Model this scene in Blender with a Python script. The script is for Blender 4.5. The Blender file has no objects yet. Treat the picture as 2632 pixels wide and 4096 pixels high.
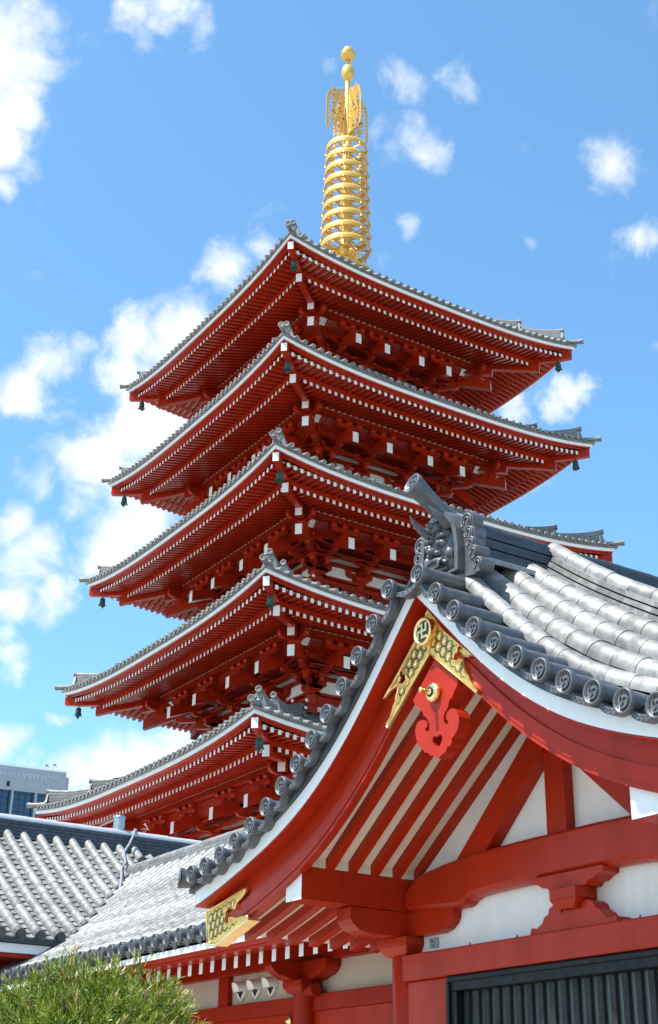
import bpy, math, random
from mathutils import Vector, Matrix
from mathutils.geometry import tessellate_polygon
R = math.radians
sc = bpy.context.scene
col = sc.collection
random.seed(7)

# ---------------------------------------------------------------- camera, sky, sun, exposure
cam_d = bpy.data.cameras.new('camera')
cam_d.sensor_fit = 'VERTICAL'; cam_d.sensor_height = 36.0; cam_d.lens = 47.8016
cam_d.clip_start = 0.1; cam_d.clip_end = 20000
cam = bpy.data.objects.new('camera', cam_d); col.objects.link(cam)
cam.matrix_world = Matrix(((0.5419530577925105, 0.344208957252804, 0.7666857745493164, 45.412),
                           (0.8402550861441027, -0.23937409817517222, -0.48648888099502297, -29.4893),
                           (0.016070885424095755, 0.9078657581767033, -0.4189528514903857, 1.6),
                           (0, 0, 0, 1)))
sc.camera = cam
sc.view_settings.view_transform = 'Standard'
try: sc.view_settings.look = 'None'
except Exception: pass
sc.view_settings.exposure = 0.74
sc.view_settings.gamma = 1.0
SUN_EL, SUN_AZ = R(62), R(187)
sun_d = bpy.data.lights.new('sun', 'SUN'); sun_d.energy = 5.0; sun_d.angle = R(0.53); sun_d.color = (1.0, 0.955, 0.88)
sun = bpy.data.objects.new('sun', sun_d); col.objects.link(sun)
sdir = Vector((math.sin(SUN_AZ)*math.cos(SUN_EL), math.cos(SUN_AZ)*math.cos(SUN_EL), math.sin(SUN_EL)))
sun.rotation_euler = sdir.to_track_quat('Z', 'Y').to_euler()
sun.location = (30, -40, 60)

CLOUDS = [(-0.723, 0.197, 0.662, 0.032, 1), (-0.707, 0.186, 0.682, 0.032, 1), (-0.735, 0.211, 0.645, 0.024, 1), (-0.755, 0.209, 0.621, 0.021, 1), (-0.773, 0.216, 0.596, 0.013, 0.8), (-0.702, 0.202, 0.683, 0.014, 0.8), (-0.76, 0.227, 0.61, 0.015, 0.5), (-0.659, 0.279, 0.698, 0.025, 1), (-0.666, 0.263, 0.698, 0.018, 1), (-0.656, 0.298, 0.694, 0.021, 0.9), (-0.676, 0.276, 0.683, 0.018, 0.7), (-0.655, 0.311, 0.689, 0.012, 0.5), (-0.702, 0.224, 0.676, 0.018, 0.25), (-0.732, 0.373, 0.571, 0.022, 0.95), (-0.712, 0.391, 0.583, 0.015, 0.8), (-0.741, 0.361, 0.566, 0.015, 0.6), (-0.737, 0.387, 0.555, 0.012, 0.5), (-0.774, 0.353, 0.526, 0.034, 1), (-0.782, 0.329, 0.529, 0.028, 1), (-0.76, 0.362, 0.54, 0.022, 0.9), (-0.801, 0.327, 0.502, 0.025, 1), (-0.798, 0.35, 0.49, 0.031, 1), (-0.812, 0.352, 0.465, 0.04, 1), (-0.811, 0.377, 0.448, 0.034, 1), (-0.832, 0.336, 0.441, 0.028, 1), (-0.832, 0.365, 0.418, 0.037, 1), (-0.849, 0.352, 0.394, 0.028, 1), (-0.86, 0.342, 0.378, 0.015, 0.7), (-0.848, 0.329, 0.415, 0.022, 0.9), (-0.818, 0.281, 0.502, 0.024, 0.8), (-0.834, 0.27, 0.481, 0.023, 0.95), (-0.803, 0.296, 0.517, 0.018, 0.7), (-0.84, 0.264, 0.475, 0.015, 0.9), (-0.829, 0.298, 0.474, 0.025, 0.5), (-0.841, 0.303, 0.449, 0.025, 0.5), (-0.853, 0.294, 0.431, 0.022, 0.6), (-0.841, 0.317, 0.439, 0.022, 0.7), (-0.878, 0.3, 0.374, 0.031, 1), (-0.878, 0.322, 0.353, 0.023, 1), (-0.874, 0.283, 0.395, 0.018, 0.9), (-0.888, 0.294, 0.353, 0.024, 1), (-0.901, 0.307, 0.308, 0.017, 0.8), (-0.898, 0.298, 0.324, 0.014, 0.8), (-0.9, 0.343, 0.27, 0.01, 0.8), (-0.915, 0.319, 0.248, 0.021, 0.9), (-0.911, 0.338, 0.237, 0.018, 0.8), (-0.892, 0.382, 0.24, 0.029, 1), (-0.879, 0.405, 0.25, 0.025, 1), (-0.866, 0.425, 0.263, 0.022, 1), (-0.902, 0.364, 0.233, 0.024, 1), (-0.87, 0.428, 0.246, 0.025, 1), (-0.889, 0.398, 0.227, 0.03, 1), (-0.618, 0.449, 0.645, 0.024, 0.86), (-0.612, 0.465, 0.639, 0.021, 0.8), (-0.625, 0.434, 0.649, 0.018, 0.7), (-0.6, 0.435, 0.671, 0.022, 0.76), (-0.572, 0.468, 0.674, 0.022, 0.74), (-0.583, 0.463, 0.668, 0.012, 0.5), (-0.62, 0.389, 0.681, 0.012, 0.7), (-0.538, 0.57, 0.622, 0.024, 0.68), (-0.53, 0.582, 0.616, 0.013, 0.5), (-0.54, 0.558, 0.63, 0.012, 0.6), (-0.547, 0.604, 0.58, 0.018, 0.76), (-0.627, 0.604, 0.493, 0.017, 0.95), (-0.638, 0.601, 0.481, 0.014, 0.9), (-0.616, 0.607, 0.501, 0.012, 0.9), (-0.658, 0.576, 0.485, 0.017, 0.9), (-0.646, 0.584, 0.491, 0.012, 0.6), (-0.575, 0.638, 0.513, 0.011, 0.6), (-0.649, 0.473, 0.596, 0.012, 0.65), (-0.669, 0.465, 0.58, 0.012, 0.45), (-0.598, 0.55, 0.583, 0.008, 0.4), (-0.68, 0.298, 0.67, 0.009, 0.4), (-0.793, 0.254, 0.554, 0.008, 0.4), (-0.769, 0.24, 0.592, 0.007, 0.5)]
# unseen broad cloud added behind the viewer to whiten reflections and fill light
CLOUDS += [(-.35, -.85, .40, .30, .75), (.25, -.90, .35, .34, .8), (-.70, -.62, .35, .25, .6), (.75, -.55, .36, .34, .75), (.1, -.7, .7, .22, .55), (.85, .25, .45, .25, .6)]
W = bpy.data.worlds.new('World'); sc.world = W; W.use_nodes = True
nt = W.node_tree; N = nt.nodes; L = nt.links
for n in list(N): N.remove(n)
def node(t, **k):
    n = N.new(t)
    for a, b in k.items(): setattr(n, a, b)
    return n
def mth(op, a, b=None, clamp=False):
    n = node('ShaderNodeMath', operation=op); n.use_clamp = clamp
    for i, x in enumerate((a, b)):
        if x is None: continue
        if isinstance(x, (int, float)): n.inputs[i].default_value = x
        else: L.new(x, n.inputs[i])
    return n.outputs[0]
sky = node('ShaderNodeTexSky', sky_type='NISHITA'); sky.sun_disc = False
sky.sun_elevation = SUN_EL; sky.sun_rotation = SUN_AZ; sky.air_density = 1.0; sky.dust_density = 0.6; sky.ozone_density = 1.6
tc = node('ShaderNodeTexCoord')
nz = node('ShaderNodeTexNoise'); nz.inputs['Scale'].default_value = 20; nz.inputs['Detail'].default_value = 9; nz.inputs['Roughness'].default_value = .6
L.new(tc.outputs['Generated'], nz.inputs['Vector'])
off = node('ShaderNodeVectorMath', operation='SUBTRACT'); off.inputs[1].default_value = (.5, .5, .5); L.new(nz.outputs['Color'], off.inputs[0])
offs = node('ShaderNodeVectorMath', operation='SCALE'); offs.inputs['Scale'].default_value = .040; L.new(off.outputs[0], offs.inputs[0])
dv = node('ShaderNodeVectorMath', operation='ADD'); L.new(tc.outputs['Generated'], dv.inputs[0]); L.new(offs.outputs[0], dv.inputs[1])
acc = None
for (x, y, z, r, w) in CLOUDS:
    d = node('ShaderNodeVectorMath', operation='DISTANCE'); L.new(dv.outputs[0], d.inputs[0]); d.inputs[1].default_value = (x, y, z)
    m = node('ShaderNodeMapRange', interpolation_type='SMOOTHSTEP'); L.new(d.outputs['Value'], m.inputs['Value'])
    m.inputs['From Min'].default_value = r*1.7; m.inputs['From Max'].default_value = r*.1
    m.inputs['To Min'].default_value = 0; m.inputs['To Max'].default_value = w
    acc = m.outputs[0] if acc is None else mth('SMOOTH_MAX', acc, m.outputs[0])
for n in N:
    if n.type == 'MATH' and n.operation == 'SMOOTH_MAX': n.inputs[2].default_value = .12
nf = node('ShaderNodeTexNoise'); nf.inputs['Scale'].default_value = 19; nf.inputs['Detail'].default_value = 13; nf.inputs['Roughness'].default_value = .60; nf.inputs['Distortion'].default_value = .35
L.new(tc.outputs['Generated'], nf.inputs['Vector'])
fn = node('ShaderNodeMapRange'); fn.clamp = False; L.new(nf.outputs['Fac'], fn.inputs['Value']); fn.inputs['From Min'].default_value = .33; fn.inputs['From Max'].default_value = .67
dens = mth('ADD', mth('SUBTRACT', mth('MULTIPLY', acc, 1.5), 1.0), fn.outputs[0])
dm = node('ShaderNodeMapRange', interpolation_type='SMOOTHSTEP'); L.new(dens, dm.inputs['Value'])
dm.inputs['From Min'].default_value = -.05; dm.inputs['From Max'].default_value = 1.22
ns = node('ShaderNodeTexNoise'); ns.inputs['Scale'].default_value = 18; ns.inputs['Detail'].default_value = 6
L.new(tc.outputs['Generated'], ns.inputs['Vector'])
cr = node('ShaderNodeMapRange'); L.new(ns.outputs['Fac'], cr.inputs['Value']); cr.inputs['From Min'].default_value = .3; cr.inputs['From Max'].default_value = .7
cr.inputs['To Min'].default_value = 0; cr.inputs['To Max'].default_value = 1
cc = node('ShaderNodeMix', data_type='RGBA'); L.new(cr.outputs[0], cc.inputs['Factor'])
cc.inputs['A'].default_value = (4.7, 5.0, 5.2, 1); cc.inputs['B'].default_value = (6.3, 6.4, 6.3, 1)
tint = node('ShaderNodeMix', data_type='RGBA', blend_type='MULTIPLY'); tint.inputs['Factor'].default_value = 1
L.new(sky.outputs[0], tint.inputs['A']); tint.inputs['B'].default_value = (0.94, 1.335, 1.43, 1)
mx = node('ShaderNodeMix', data_type='RGBA'); L.new(dm.outputs[0], mx.inputs['Factor']); L.new(tint.outputs['Result'], mx.inputs['A']); L.new(cc.outputs['Result'], mx.inputs['B'])
bg = node('ShaderNodeBackground'); bg.inputs['Strength'].default_value = 0.126; L.new(mx.outputs['Result'], bg.inputs['Color'])
wo = node('ShaderNodeOutputWorld'); L.new(bg.outputs[0], wo.inputs['Surface'])

# ---------------------------------------------------------------- materials
def mat(name, c, rough=.5, metal=0., var=0., scale=6., island=0., bump=0., bscale=40., c2=None, spec=.5, coat=0., zs=1.):
    m = bpy.data.materials.new(name); m.use_nodes = True
    nt = m.node_tree; b = nt.nodes['Principled BSDF']; l = nt.links
    b.inputs['Base Color'].default_value = (*c, 1); b.inputs['Roughness'].default_value = rough; b.inputs['Metallic'].default_value = metal
    b.inputs['Specular IOR Level'].default_value = spec
    b.inputs['Coat Weight'].default_value = coat; b.inputs['Coat Roughness'].default_value = .12
    g = nt.nodes.new('ShaderNodeNewGeometry')
    src = None
    if var or c2:
        n = nt.nodes.new('ShaderNodeTexNoise'); n.inputs['Scale'].default_value = scale; n.inputs['Detail'].default_value = 7; n.inputs['Roughness'].default_value = .62
        vm = nt.nodes.new('ShaderNodeVectorMath'); vm.operation = 'MULTIPLY'; vm.inputs[1].default_value = (1, 1, zs)
        l.new(g.outputs['Position'], vm.inputs[0]); l.new(vm.outputs[0], n.inputs['Vector'])
        r = nt.nodes.new('ShaderNodeMapRange'); l.new(n.outputs['Fac'], r.inputs['Value'])
        r.inputs['From Min'].default_value = .36; r.inputs['From Max'].default_value = .64
        mixn = nt.nodes.new('ShaderNodeMix'); mixn.data_type = 'RGBA'; l.new(r.outputs[0], mixn.inputs['Factor'])
        a = c2 if c2 else tuple(x*(1-var) for x in c)
        mixn.inputs['A'].default_value = (*a, 1); mixn.inputs['B'].default_value = (*c, 1)
        src = mixn.outputs['Result']
        rr = nt.nodes.new('ShaderNodeMapRange'); l.new(n.outputs['Fac'], rr.inputs['Value'])
        rr.inputs['From Min'].default_value = .3; rr.inputs['From Max'].default_value = .7
        rr.inputs['To Min'].default_value = min(1, rough*1.25); rr.inputs['To Max'].default_value = rough*.85
        l.new(rr.outputs[0], b.inputs['Roughness'])
    if island:
        r2 = nt.nodes.new('ShaderNodeMapRange'); l.new(g.outputs['Random Per Island'], r2.inputs['Value'])
        r2.inputs['To Min'].default_value = 1-island; r2.inputs['To Max'].default_value = 1+island*.6
        sc_ = nt.nodes.new('ShaderNodeMix'); sc_.data_type = 'RGBA'; sc_.blend_type = 'MULTIPLY'; sc_.inputs['Factor'].default_value = 1
        if src: l.new(src, sc_.inputs['A'])
        else: sc_.inputs['A'].default_value = (*c, 1)
        cv = nt.nodes.new('ShaderNodeCombineColor')
        for k in range(3): l.new(r2.outputs[0], cv.inputs[k])
        l.new(cv.outputs[0], sc_.inputs['B']); src = sc_.outputs['Result']
    if src: l.new(src, b.inputs['Base Color'])
    if bump:
        n = nt.nodes.new('ShaderNodeTexNoise'); n.inputs['Scale'].default_value = bscale; n.inputs['Detail'].default_value = 5
        l.new(g.outputs['Position'], n.inputs['Vector'])
        bp = nt.nodes.new('ShaderNodeBump'); bp.inputs['Strength'].default_value = bump; bp.inputs['Distance'].default_value = .02
        l.new(n.outputs['Fac'], bp.inputs['Height']); l.new(bp.outputs[0], b.inputs['Normal'])
    return m
RED = mat('vermilion paint', (.40, .023, .005), .30, var=.22, scale=3.0, bump=.04, bscale=9, spec=.18, zs=.3)
RED2 = mat('vermilion boards', (.33, .019, .004), .42, var=.22, scale=3, zs=.4, bump=.06, bscale=14, spec=.14)
WHITE = mat('white paint', (.81, .81, .80), .45, var=.07, scale=5)
CREAM = mat('cream boards', (.74, .66, .52), .6, var=.08, scale=4)
WALLP = mat('shade toned plaster', (.50, .42, .335), .75, var=.08, scale=1.4)  # wing plaster darkened so its colour carries the shade under the eave
PLASTER = mat('white plaster', (.80, .785, .75), .75, var=.11, scale=3.2, bump=.06, bscale=30, zs=.22)
TILE = mat('smoked roof tile', (.34, .345, .35), .40, metal=.6, var=.42, scale=7, island=.32, bump=.10, bscale=45)
TILEL = mat('weathered roof tile', (.33, .325, .312), .56, metal=.3, var=.48, scale=9, island=.28, bump=.10, bscale=45)
TILED = mat('dark roof tile', (.060, .065, .078), .42, metal=.3, var=.35, scale=8, island=.25, bump=.1, bscale=40, spec=.6)
ONI = mat('carved ridge tile', (.135, .14, .15), .45, metal=.4, var=.3, scale=10, bump=.12, bscale=60)
PTILE = mat('pagoda roof tile', (.23, .225, .21), .55, metal=.25, var=.25, scale=3, island=.2)
GOLD = mat('gilt metal', (.95, .70, .32), .30, metal=1., var=.12, scale=12, bump=.08, bscale=60)
GOLDD = mat('gilt metal in relief ground', (.78, .50, .14), .42, metal=.9)
GROOVE = mat('dark groove lacquer', (.03, .022, .012), .5)
SPIRE = mat('gilded finial', (.74, .44, .095), .40, metal=.4, var=.08, scale=3)
BRONZE = mat('green bronze', (.032, .088, .070), .55, metal=.25, var=.35, scale=9)
BLACK = mat('black lacquer', (.012, .012, .014), .40, var=.4, scale=8, spec=.2)
BAR = mat('dark slate paint', (.022, .022, .025), .5, var=.35, scale=7, spec=.25)
SCREEN = mat('pale green wire screen', (.34, .46, .41), .6)
DARK = mat('dark interior', (.02, .018, .016), .8)
STEEL = mat('grey galvanised steel', (.36, .40, .44), .4, metal=.6)
CABLE = mat('grey cable sheath', (.24, .26, .28), .55)
PANEL = mat('pale concrete panel', (.31, .33, .365), .7, var=.06, scale=.4)
GLASS = mat('blue tinted glazing', (.012, .035, .085), .08, var=.3, scale=.25, spec=.8)
LETTER = mat('brushed metal lettering', (.50, .53, .57), .4, metal=.2)
STONE = mat('pale stone paving', (.40, .375, .33), .85, var=.2, scale=.8, bump=.2, bscale=6)
LEAF = mat('shrub leaf', (.150, .225, .010), .36, island=.8, spec=.35)
LEAF2 = mat('shrub leaf young', (.30, .35, .05), .36, island=.5, spec=.4)
BUD = mat('tan bud', (.42, .27, .13), .6, island=.3)
BARK = mat('brown bark', (.11, .075, .05), .85, var=.3, scale=20, bump=.3, bscale=50)
for mm in (LEAF, LEAF2):
    b = mm.node_tree.nodes['Principled BSDF']
    b.inputs['Subsurface Weight'].default_value = 0
    b.inputs['Transmission Weight'].default_value = 0
# thin gauze of the window: fine grid darkened in the base pattern of the mesh itself
b = SCREEN.node_tree.nodes['Principled BSDF']

# ---------------------------------------------------------------- mesh helpers
wloc = {}
class MB:
    def __init__(s): s.v = []; s.f = []; s.m = []; s.s = []; s.T = None
    def add(s, vs, fs, mi=0, smooth=False):
        o = len(s.v)
        if s.T is not None: vs = [s.T @ Vector(p) for p in vs]
        s.v.extend([tuple(p) for p in vs])
        for i, f in enumerate(fs):
            s.f.append([o+k for k in f]); s.m.append(mi[i] if isinstance(mi, (list, tuple)) else mi); s.s.append(smooth)
    def box(s, x0, x1, y0, y1, z0, z1, mi=0):
        s.add([(x0,y0,z0),(x1,y0,z0),(x1,y1,z0),(x0,y1,z0),(x0,y0,z1),(x1,y0,z1),(x1,y1,z1),(x0,y1,z1)],
              [(0,3,2,1),(4,5,6,7),(0,1,5,4),(1,2,6,5),(2,3,7,6),(3,0,4,7)], mi)
    def frust(s, cx, cy, z0, z1, a0, b0, a1, b1, mi=0):
        s.add([(cx-a0,cy-b0,z0),(cx+a0,cy-b0,z0),(cx+a0,cy+b0,z0),(cx-a0,cy+b0,z0),(cx-a1,cy-b1,z1),(cx+a1,cy-b1,z1),(cx+a1,cy+b1,z1),(cx-a1,cy+b1,z1)],
              [(0,3,2,1),(4,5,6,7),(0,1,5,4),(1,2,6,5),(2,3,7,6),(3,0,4,7)], mi)
    def loft(s, rings, mi=0, smooth=False, closed=True, cap0=True, cap1=True, capm=None):
        n = len(rings[0]); vs = [p for r in rings for p in r]; fs = []
        for i in range(len(rings)-1):
            for j in range(n if closed else n-1):
                k = (j+1) % n
                fs.append((i*n+j, i*n+k, (i+1)*n+k, (i+1)*n+j))
        s.add(vs, fs, mi, smooth)
        cm = capm if capm is not None else mi
        if closed and cap0: s.add(rings[0], [tuple(range(n))[::-1]], cm)
        if closed and cap1: s.add(rings[-1], [tuple(range(n))], cm)
    def beam(s, p0, p1, w, h, mi=0, end0=None, end1=None, side=None):
        # bar with vertical ends between two centre points
        p0 = Vector(p0); p1 = Vector(p1); d = p1-p0; hd = Vector((d.x, d.y, 0))
        sd = Vector((-hd.y, hd.x, 0)).normalized()*(w/2) if hd.length > 1e-6 else Vector((w/2,0,0))
        up = Vector((0,0,h/2))
        vs = [p0-sd-up, p0+sd-up, p0+sd+up, p0-sd+up, p1-sd-up, p1+sd-up, p1+sd+up, p1-sd+up]
        e0 = mi if end0 is None else end0; e1 = mi if end1 is None else end1
        s.add(vs, [(0,1,2,3),(7,6,5,4),(0,4,5,1),(1,5,6,2),(2,6,7,3),(3,7,4,0)], [e0, e1, mi, mi, mi, mi])
    def tube(s, pts, r, n=8, mi=0, smooth=True, caps=True):
        pts = [Vector(p) for p in pts]; rings = []; up = None
        for i, p in enumerate(pts):
            t = (pts[min(i+1, len(pts)-1)]-pts[max(i-1, 0)]).normalized()
            if up is None: up = Vector((0,0,1)) if abs(t.z) < .9 else Vector((1,0,0))
            a = t.cross(up).normalized(); bb = a.cross(t).normalized(); up = bb
            rr = r[i] if isinstance(r, (list, tuple)) else r
            rings.append([p+a*math.cos(2*math.pi*k/n)*rr+bb*math.sin(2*math.pi*k/n)*rr for k in range(n)])
        s.loft(rings, mi, smooth, True, caps, caps)
    def lathe(s, prof, c=(0,0,0), n=24, mi=0, axis=None, smooth=True, caps=True):
        c = Vector(c); A = Vector(axis).normalized() if axis else Vector((0,0,1))
        X = A.orthogonal().normalized() if axis else Vector((1,0,0)); Y = A.cross(X)
        rings = [[c+A*z+X*math.cos(2*math.pi*k/n)*r+Y*math.sin(2*math.pi*k/n)*r for k in range(n)] for r, z in prof]
        s.loft(rings, mi, smooth, True, caps and prof[0][0] > 1e-4, caps and prof[-1][0] > 1e-4)
    def prism(s, pts, O, U, V, D, mi=0, holes=(), sidem=None):
        O = Vector(O); U = Vector(U); V = Vector(V); D = Vector(D)
        loops = [list(pts)]+[list(h) for h in holes]
        flat = [p for l in loops for p in l]
        tri = tessellate_polygon([[Vector((p[0], p[1], 0)) for p in l] for l in loops])
        A = [O+U*p[0]+V*p[1] for p in flat]; B = [p+D for p in A]; n = len(flat)
        fs = [tuple(t) for t in tri]+[tuple(n+k for k in t)[::-1] for t in tri]
        s.add(A+B, fs, mi)
        o = 0; sd = []
        for l in loops:
            k = len(l)
            sd += [(o+i, o+(i+1) % k, n+o+(i+1) % k, n+o+i) for i in range(k)]
            o += k
        s.add(A+B, sd, mi if sidem is None else sidem)
    def build(s, name, mats, parent=None, bevel=0., world=True, weld=False):
        me = bpy.data.meshes.new(name)
        off = wloc.get(parent.name, Vector((0,0,0))) if (parent and world) else Vector((0,0,0))
        vs = [(p[0]-off.x, p[1]-off.y, p[2]-off.z) for p in s.v]
        me.from_pydata(vs, [], s.f)
        for m in (mats if isinstance(mats, (list, tuple)) else [mats]): me.materials.append(m)
        me.polygons.foreach_set('material_index', s.m); me.polygons.foreach_set('use_smooth', s.s)
        me.update()
        o = bpy.data.objects.new(name, me); col.objects.link(o)
        if parent: o.parent = parent; wloc[o.name] = off
        if bevel:
            md = o.modifiers.new('bevel', 'BEVEL'); md.width = bevel; md.segments = 2; md.limit_method = 'ANGLE'; md.angle_limit = R(40)
        return o
def thing(name, loc, label, cat, group=None):
    o = bpy.data.objects.new(name, None); col.objects.link(o); o.location = loc; o.empty_display_size = .2
    o['label'] = label; o['category'] = cat
    if group: o['group'] = group
    wloc[o.name] = Vector(loc)
    return o
def structure(o): o['kind'] = 'structure'; return o
def inst(src, name, parent, loc, rz=0):
    o = bpy.data.objects.new(name, src.data); col.objects.link(o); o.parent = parent
    o.location = Vector(loc)-wloc[parent.name]; o.rotation_euler = (0, 0, rz); wloc[o.name] = Vector(loc)
    return o
def lerp(a, b, t): return a+(b-a)*t
def interp(x, xs, ys):
    if x <= xs[0]: return ys[0]
    for i in range(1, len(xs)):
        if x <= xs[i]: return lerp(ys[i-1], ys[i], (x-xs[i-1])/(xs[i]-xs[i-1]))
    return ys[-1]

# roof tile pieces -------------------------------------------------
def roll(mb, pts, side, r, mi=0, n=7, endface=True, lift=0.):
    # one row of half-round cover tiles; pts run from the ridge down to the eave, one tile per interval
    side = Vector(side).normalized()
    for i in range(len(pts)-1):
        a = Vector(pts[i]); b = Vector(pts[i+1]); t = (b-a).normalized(); nrm = side.cross(t)
        if nrm.z < 0: nrm = -nrm
        j = random.uniform(-.004, .004)
        def ring(p, rr): return [p+nrm*(lift+j)+side*math.cos(an)*rr+nrm*math.sin(an)*rr for an in [math.pi*(-.08+1.16*k/n) for k in range(n+1)]]
        r0 = ring(a-t*.012, r*.955); r1 = ring(b+t*.012, r*1.0)
        mb.loft([r0, r1], mi, True, closed=False)
        mb.add(r1+[b+nrm*(lift+j)-nrm*.02], [tuple(range(n+2))], mi)
def pan(mb, pts, side, half, sag, mi=0, n=4, lip=.02):
    # one column of dished pan tiles, each course overlapping the one below
    side = Vector(side).normalized()
    for i in range(len(pts)-1):
        a = Vector(pts[i]); b = Vector(pts[i+1]); t = (b-a).normalized(); nrm = side.cross(t)
        if nrm.z < 0: nrm = -nrm
        xs = [(-1+2*k/n) for k in range(n+1)]
        up = [a+side*x*half-nrm*sag*(1-x*x) for x in xs]
        lo = [b+t*.02+side*x*half-nrm*sag*(1-x*x)+nrm*lip for x in xs]
        lb = [p-nrm*lip*1.3 for p in lo]
        mb.loft([up, lo], mi, True, closed=False); mb.loft([lo, lb], mi, False, closed=False)
def tile_end(mb, c, ax, r, mi=0, dk=0, beads=14, comma=True):
    # round end tile: raised rim, bead ring and three swirling commas in relief
    c = Vector(c); A = Vector(ax).normalized(); X = Vector((0,0,1)).cross(A).normalized(); Y = A.cross(X)
    mb.lathe([(r, -.03), (r, .006), (r*.97, .014), (r*.86, .014), (r*.82, -.008), (0.0001, -.008)], c, 22, mi, A)
    P = lambda ra, an, z: c+X*math.cos(an)*ra+Y*math.sin(an)*ra+A*z
    for k in range(beads):
        an = 2*math.pi*k/beads; q = r*.055
        ce = P(r*.73, an, -.008)
        mb.add([ce+X*q, ce+Y*q, ce-X*q, ce-Y*q, ce+A*.012], [(0,1,4),(1,2,4),(2,3,4),(3,0,4)], mi)
    if comma:
        for k in range(3):
            a0 = 2*math.pi*k/3; L0 = []; L1 = []
            for i in range(10):
                t = i/9; an = a0-t*2.5; ra = r*(.26+.33*t); wd = r*.17*(1-t)**.75*(1 if t > .1 else .75)
                L0.append(P(ra-wd, an, .006)); L1.append(P(ra+wd, an, .006))
            vs = L0+L1; n = len(L0)
            fs = [(i, i+1, n+i+1, n+i) for i in range(n-1)]
            mb.add(vs, fs, mi)
            base = [p-A*.014 for p in L0]+[p-A*.014 for p in L1]
            mb.add(vs+base, [(i, i+1, 2*n+i+1, 2*n+i) for i in range(n-1)]+[(n+i+1, n+i, 3*n+i, 3*n+i+1) for i in range(n-1)]+[(0, n, 3*n, 2*n)], mi)

# ================================================================ ground
g = MB(); g.add([(-3000,-3000,0),(3000,-3000,0),(3000,3000,0),(-3000,3000,0)], [(0,1,2,3)])
structure(g.build('ground', STONE))

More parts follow.
